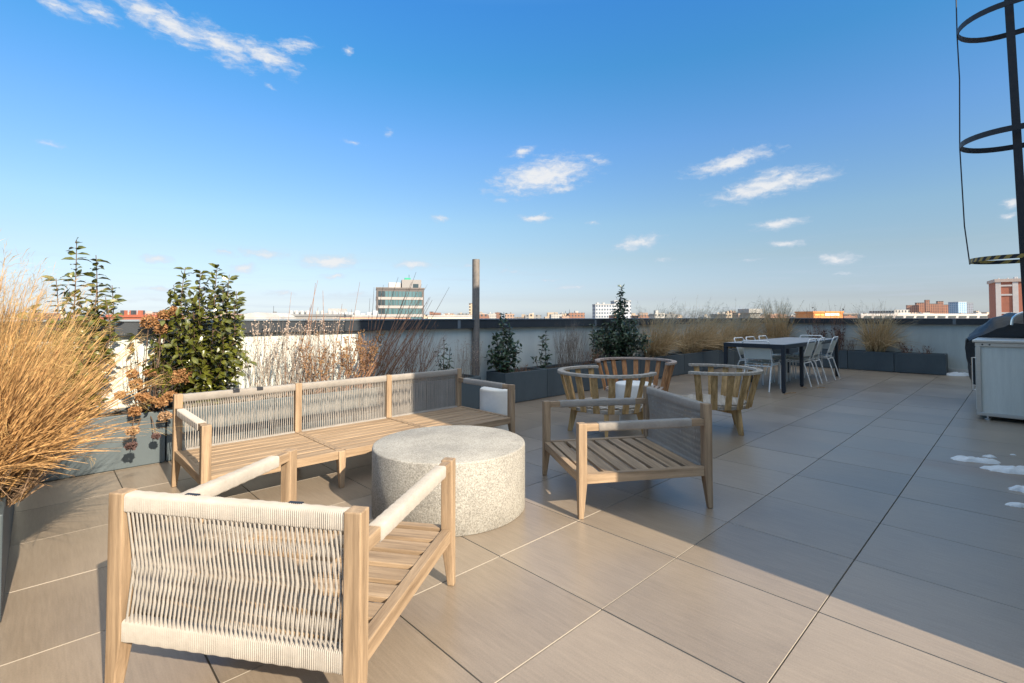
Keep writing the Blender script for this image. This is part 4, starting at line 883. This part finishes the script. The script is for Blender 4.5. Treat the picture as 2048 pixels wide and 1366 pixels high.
for k in (.40, .62, .16): MB().box(-w/2+w*k, -w/2+w*k+.9, -5, -3.8, hh+.01, hh+1.1).build('chimney', BRK, t)
building('row_house', 'low red brick house half hidden behind the golden grass', 150, 205, 629, 130, BRK, RG, 14)
t, w, dep, hh = building('hangar', 'white low curved roof hall left of the grey warehouse', 478, 560, 634.5, 140, WHT, ROOF, 25)
mb = MB(); rings = [[Vector((w/2*.98*math.cos(math.radians(a)), y_, hh+.05+1.3*math.sin(math.radians(a)))) for a in range(0, 181, 15)] for y_ in (-dep/2, dep/2)]
n_ = len(rings[0]); mb.add(rings[0]+rings[1], [(i, i+1, n_+i+1, n_+i) for i in range(n_-1)]+[tuple(range(n_)), tuple(reversed(range(n_, 2*n_)))]); mb.build('vault', ROOF, t)
building('warehouse', 'pale long shed just left of the steel pole', 856, 944, 630.5, 220, mat('cream_wall', (.66,.58,.48), .8), ROOF, 25)
t, w, dep, hh = building('apartment_tower', 'slim beige tower peeking out beside the steel pole', 938, 949, 606, 520, TAN, RG, 12)
t, w, dep, hh = building('apartment_tower', 'white gridded apartment block left of the tallest camellia', 1191, 1229, 608, 420, facade('white_grid_facade', (.44,.46,.48), (.10,.13,.17), 2.3, 3.0, .6), ROOF, 16)
for k in range(2): MB().box(-w/2+2+k*5, -w/2+4+k*5, -3, 1, hh+.01, hh+1.3).build('roof_bulkhead', ROOF, t)
t, w, dep, hh = building('apartment_tower', 'taller white gridded block behind the tallest camellia', 1229, 1262, 601, 425, facade('white_grid_facade_b', (.44,.46,.49), (.09,.11,.14), 2.6, 3.0, .5), ROOF, 16)
building('stair_tower', 'small grey brick roof tower above the far corner of the terrace', 1500, 1520, 617.5, 70, mat('grey_brick', (.26,.25,.23), .85, .15, 2), mat('grey_cap', (.34,.33,.31), .8), 3)
t, w, dep, hh = building('billboard_building', 'bright orange low building with a pale faded sign panel', 1627, 1686, 622.5, 190, mat('orange_wall', (.62,.23,.06), .6, .12, .4), mat('orange_roof', (.6,.22,.06), .7), 12)
sg = MB().box(-w*.12, w*.36, -dep/2-.25, -dep/2-.02, hh-1.75, hh-.75).build('sign_panel', mat('pale_sign', (.85,.72,.55), .5), t)
MB().box(-w*.47, -w*.14, -dep/2-.2, -dep/2-.02, hh-1.7, hh-1.1).build('sign_panel', mat('amber_sign', (.85,.45,.12), .5), t)
building('row_house', 'dull red brick house right beside the orange building', 1687, 1715, 626, 200, BRN, RG, 12)
t, w, dep, hh = building('viaduct', 'long pale elevated structure with a row of openings on the right skyline', 1722, 1975, 627.5, 330, facade('viaduct_wall', (.50,.45,.42), (.12,.11,.12), 3.4, 200, .5), mat('viaduct_cap', (.62,.58,.55), .8), 10)
for k in range(12): MB().box(-w/2+2+k*w/12, -w/2+7+k*w/12, -5.35, -5.26, hh-2.6, hh-1.5).build('opening', GLD, t)
for px0, px1, tp, lab in ((1820,1842,610,'low left'),(1838,1858,605,'second from left'),(1856,1866,599.5,'tallest and narrowest'),(1864,1884,607,'middle'),(1880,1893,602,'second tallest'),(1890,1908,609,'rightmost')):
    building('apartment_tower', lab+' block of the salmon brick housing cluster on the right skyline', px0, px1, tp, 900+R.uniform(0,60), PNK, RG, 14, rot=-.55)
GB = facade('blue_glass_facade', (.35,.45,.55), (.10,.22,.34), 4, 3.4, .6, .3)
building('office_tower', 'bluish glass office block right of the salmon brick cluster', 1917, 1934, 603.5, 880, GB, ROOF, 20)
building('office_tower', 'darker small bluish block beside the glass office block', 1934, 1947, 605.5, 890, facade('dark_office', (.2,.22,.27)), RG, 20)
# red brick tower with pale piers
Y = 95; t, w, dep, hh = building('brick_tower', 'red brick tower with pale concrete bands at the right', 2016, 2082, 557, Y, mat('tower_brick', (.36,.13,.08), .85, .12, 1.2, fine=.1), mat('tower_coping', (.42,.34,.30), .8), 7, rot=-.62, kf=.60)
PB = mat('pale_band', (.50,.46,.44), .8, .08, 1)
for x0, x1 in ((-w/2-.1, -w/2+.65), (w/2-1.55, w/2-.75)): MB().box(x0, x1, -dep/2-.12, -dep/2-.01, 0, hh-.62).build('pier', PB, t)
for k, z in enumerate((hh-1.15, hh-2.95, hh-6.5, hh-10)): MB().box(-w/2+.66, w/2-1.56, -dep/2-.10, -dep/2-.012, z-.32, z).build('band', PB, t)
MB().box(w*.3, w*.42, -1, 0, hh+.01, hh+.5).build('vent', MET, t)
for k in range(5): MB().tube([(-w/2+.4+k*1.3, -dep/2+.2, hh), (-w/2+.4+k*1.3, -dep/2+.2, hh+.2)], .1, 6).build('finial', PB, t)
# --- rank and file of the skyline
TB = facade('pale_brick_facade', (.36,.25,.19)); mats = [(TB,'pale brick'),(TAN,'tan'),(WHT,'white'),(GRY,'grey'),(BRN,'brown brick'),(WHT,'white'),(PNK,'salmon'),(TAN,'tan')]
RR = random.Random(5); protos = {}
avoid = [(560,850),(1191,1262)]
def zone(px):
    return 'at the left end of the skyline' if px < 500 else 'in the middle of the skyline' if px < 1100 else 'on the skyline behind the grasses' if px < 1720 else 'at the right end of the skyline'
for i in range(290):
    px = -120+2300*RR.random(); Yd = RR.choice((RR.uniform(350, 800), RR.uniform(700, 2600))); wpx = RR.uniform(7, 34)*(1.0 if Yd < 800 else .7)
    tp = 634-RR.choice((RR.uniform(-1, 4), RR.uniform(0, 6), RR.uniform(2, 9)))*(1 if RR.random() < .93 else 1.7)
    if any(a < px < b for a, b in avoid) and tp < 630: tp = 631
    k = RR.randrange(8); m, nm = mats[k]; x0, x1, zt = blk(px, px+wpx, tp, Yd); w = x1-x0; hh = zt-GZ; dep = RR.uniform(10, 30)
    if hh < 4: continue
    mb = MB(); mb.box(-w/2, w/2, -dep/2, dep/2, 0, hh, 0)
    mb.box(-w/2, w/2, -dep/2, -dep/2+.5, hh, hh+.7, 0)
    if RR.random() < .85: u = RR.uniform(-.35, .2)*w; mb.box(u, u+w*.14+1, -2, 2, hh+.001, hh+RR.uniform(1.2, 3), 1)
    if RR.random() < .4: u = RR.uniform(-.4, .4)*w; mb.lathe([(.9, hh+.001), (.9, hh+2.2), (.05, hh+2.9)], 8, (u, 0), 1)
    o = mb.build('city_building', [m, RR.choice((ROOF, RG, TAN))], loc=((x0+x1)/2, Yd+dep/2, GZ), rot=RR.uniform(-.12,.12))
    tag(o, 'distant low '+nm+' building '+zone(px), 'building', 'distant low buildings along the skyline')
# bare winter tree lines far off
TRM = mat('winter_trees', (.16,.125,.10), .95, .3, .3, col2=(.27,.22,.18))
for k, (x0p, x1p, Yd, lab) in enumerate(((940, 1190, 1500, 'hazy bare treetops low on the middle skyline'), (1500, 1830, 1300, 'hazy bare treetops low on the right skyline'), (-100, 560, 1600, 'hazy bare treetops low on the left skyline'))):
    mb = MB(); xa, xb = at_y(x0p, 634, Yd).x, at_y(x1p, 634, Yd).x; zt = EYE+2.2
    for i in range(1400):
        x = RR.uniform(xa, xb); y_ = Yd+RR.uniform(-40, 40); h = 24+6*mn.noise(Vector((x*.02, k, 0)))+RR.uniform(-1, 2); r = RR.uniform(2, 4); c = Vector((x, y_, GZ+h-r))
        for j in range(7):
            d = Vector((RR.uniform(-1,1), RR.uniform(-1,1), RR.uniform(-.2,1))).normalized()*r; s_ = Vector((RR.uniform(-1,1), 0, RR.uniform(-1,1)))*.35
            mb.add([c+d*.2, c+d+s_, c+d-s_], [(0,1,2)])
        mb.box(x-.2, x+.2, y_-.2, y_+.2, GZ, GZ+h-r)
    tag(mb.build('winter_treeline', TRM), lab, 'trees', kind='stuff')
# thin aerials on the skyline
for px, tp, Yd in ((547,612,300),(1139,619,500),(1131,622,480),(2042,580,140)):
    q0 = at_y(px, 634, Yd); z = at_y(px, tp, Yd).z
    tag(MB().tube([(0,0,0),(0,0,z-GZ)], Yd/F*.35, 5).build('aerial_mast', BLACKP, loc=(q0.x, Yd, GZ)), {547:'thin radio mast above the left skyline',1139:'taller of two thin masts left of the white gridded block',1131:'shorter of two thin masts left of the white gridded block',2042:'thin mast beside the red brick tower'}[px], 'mast')
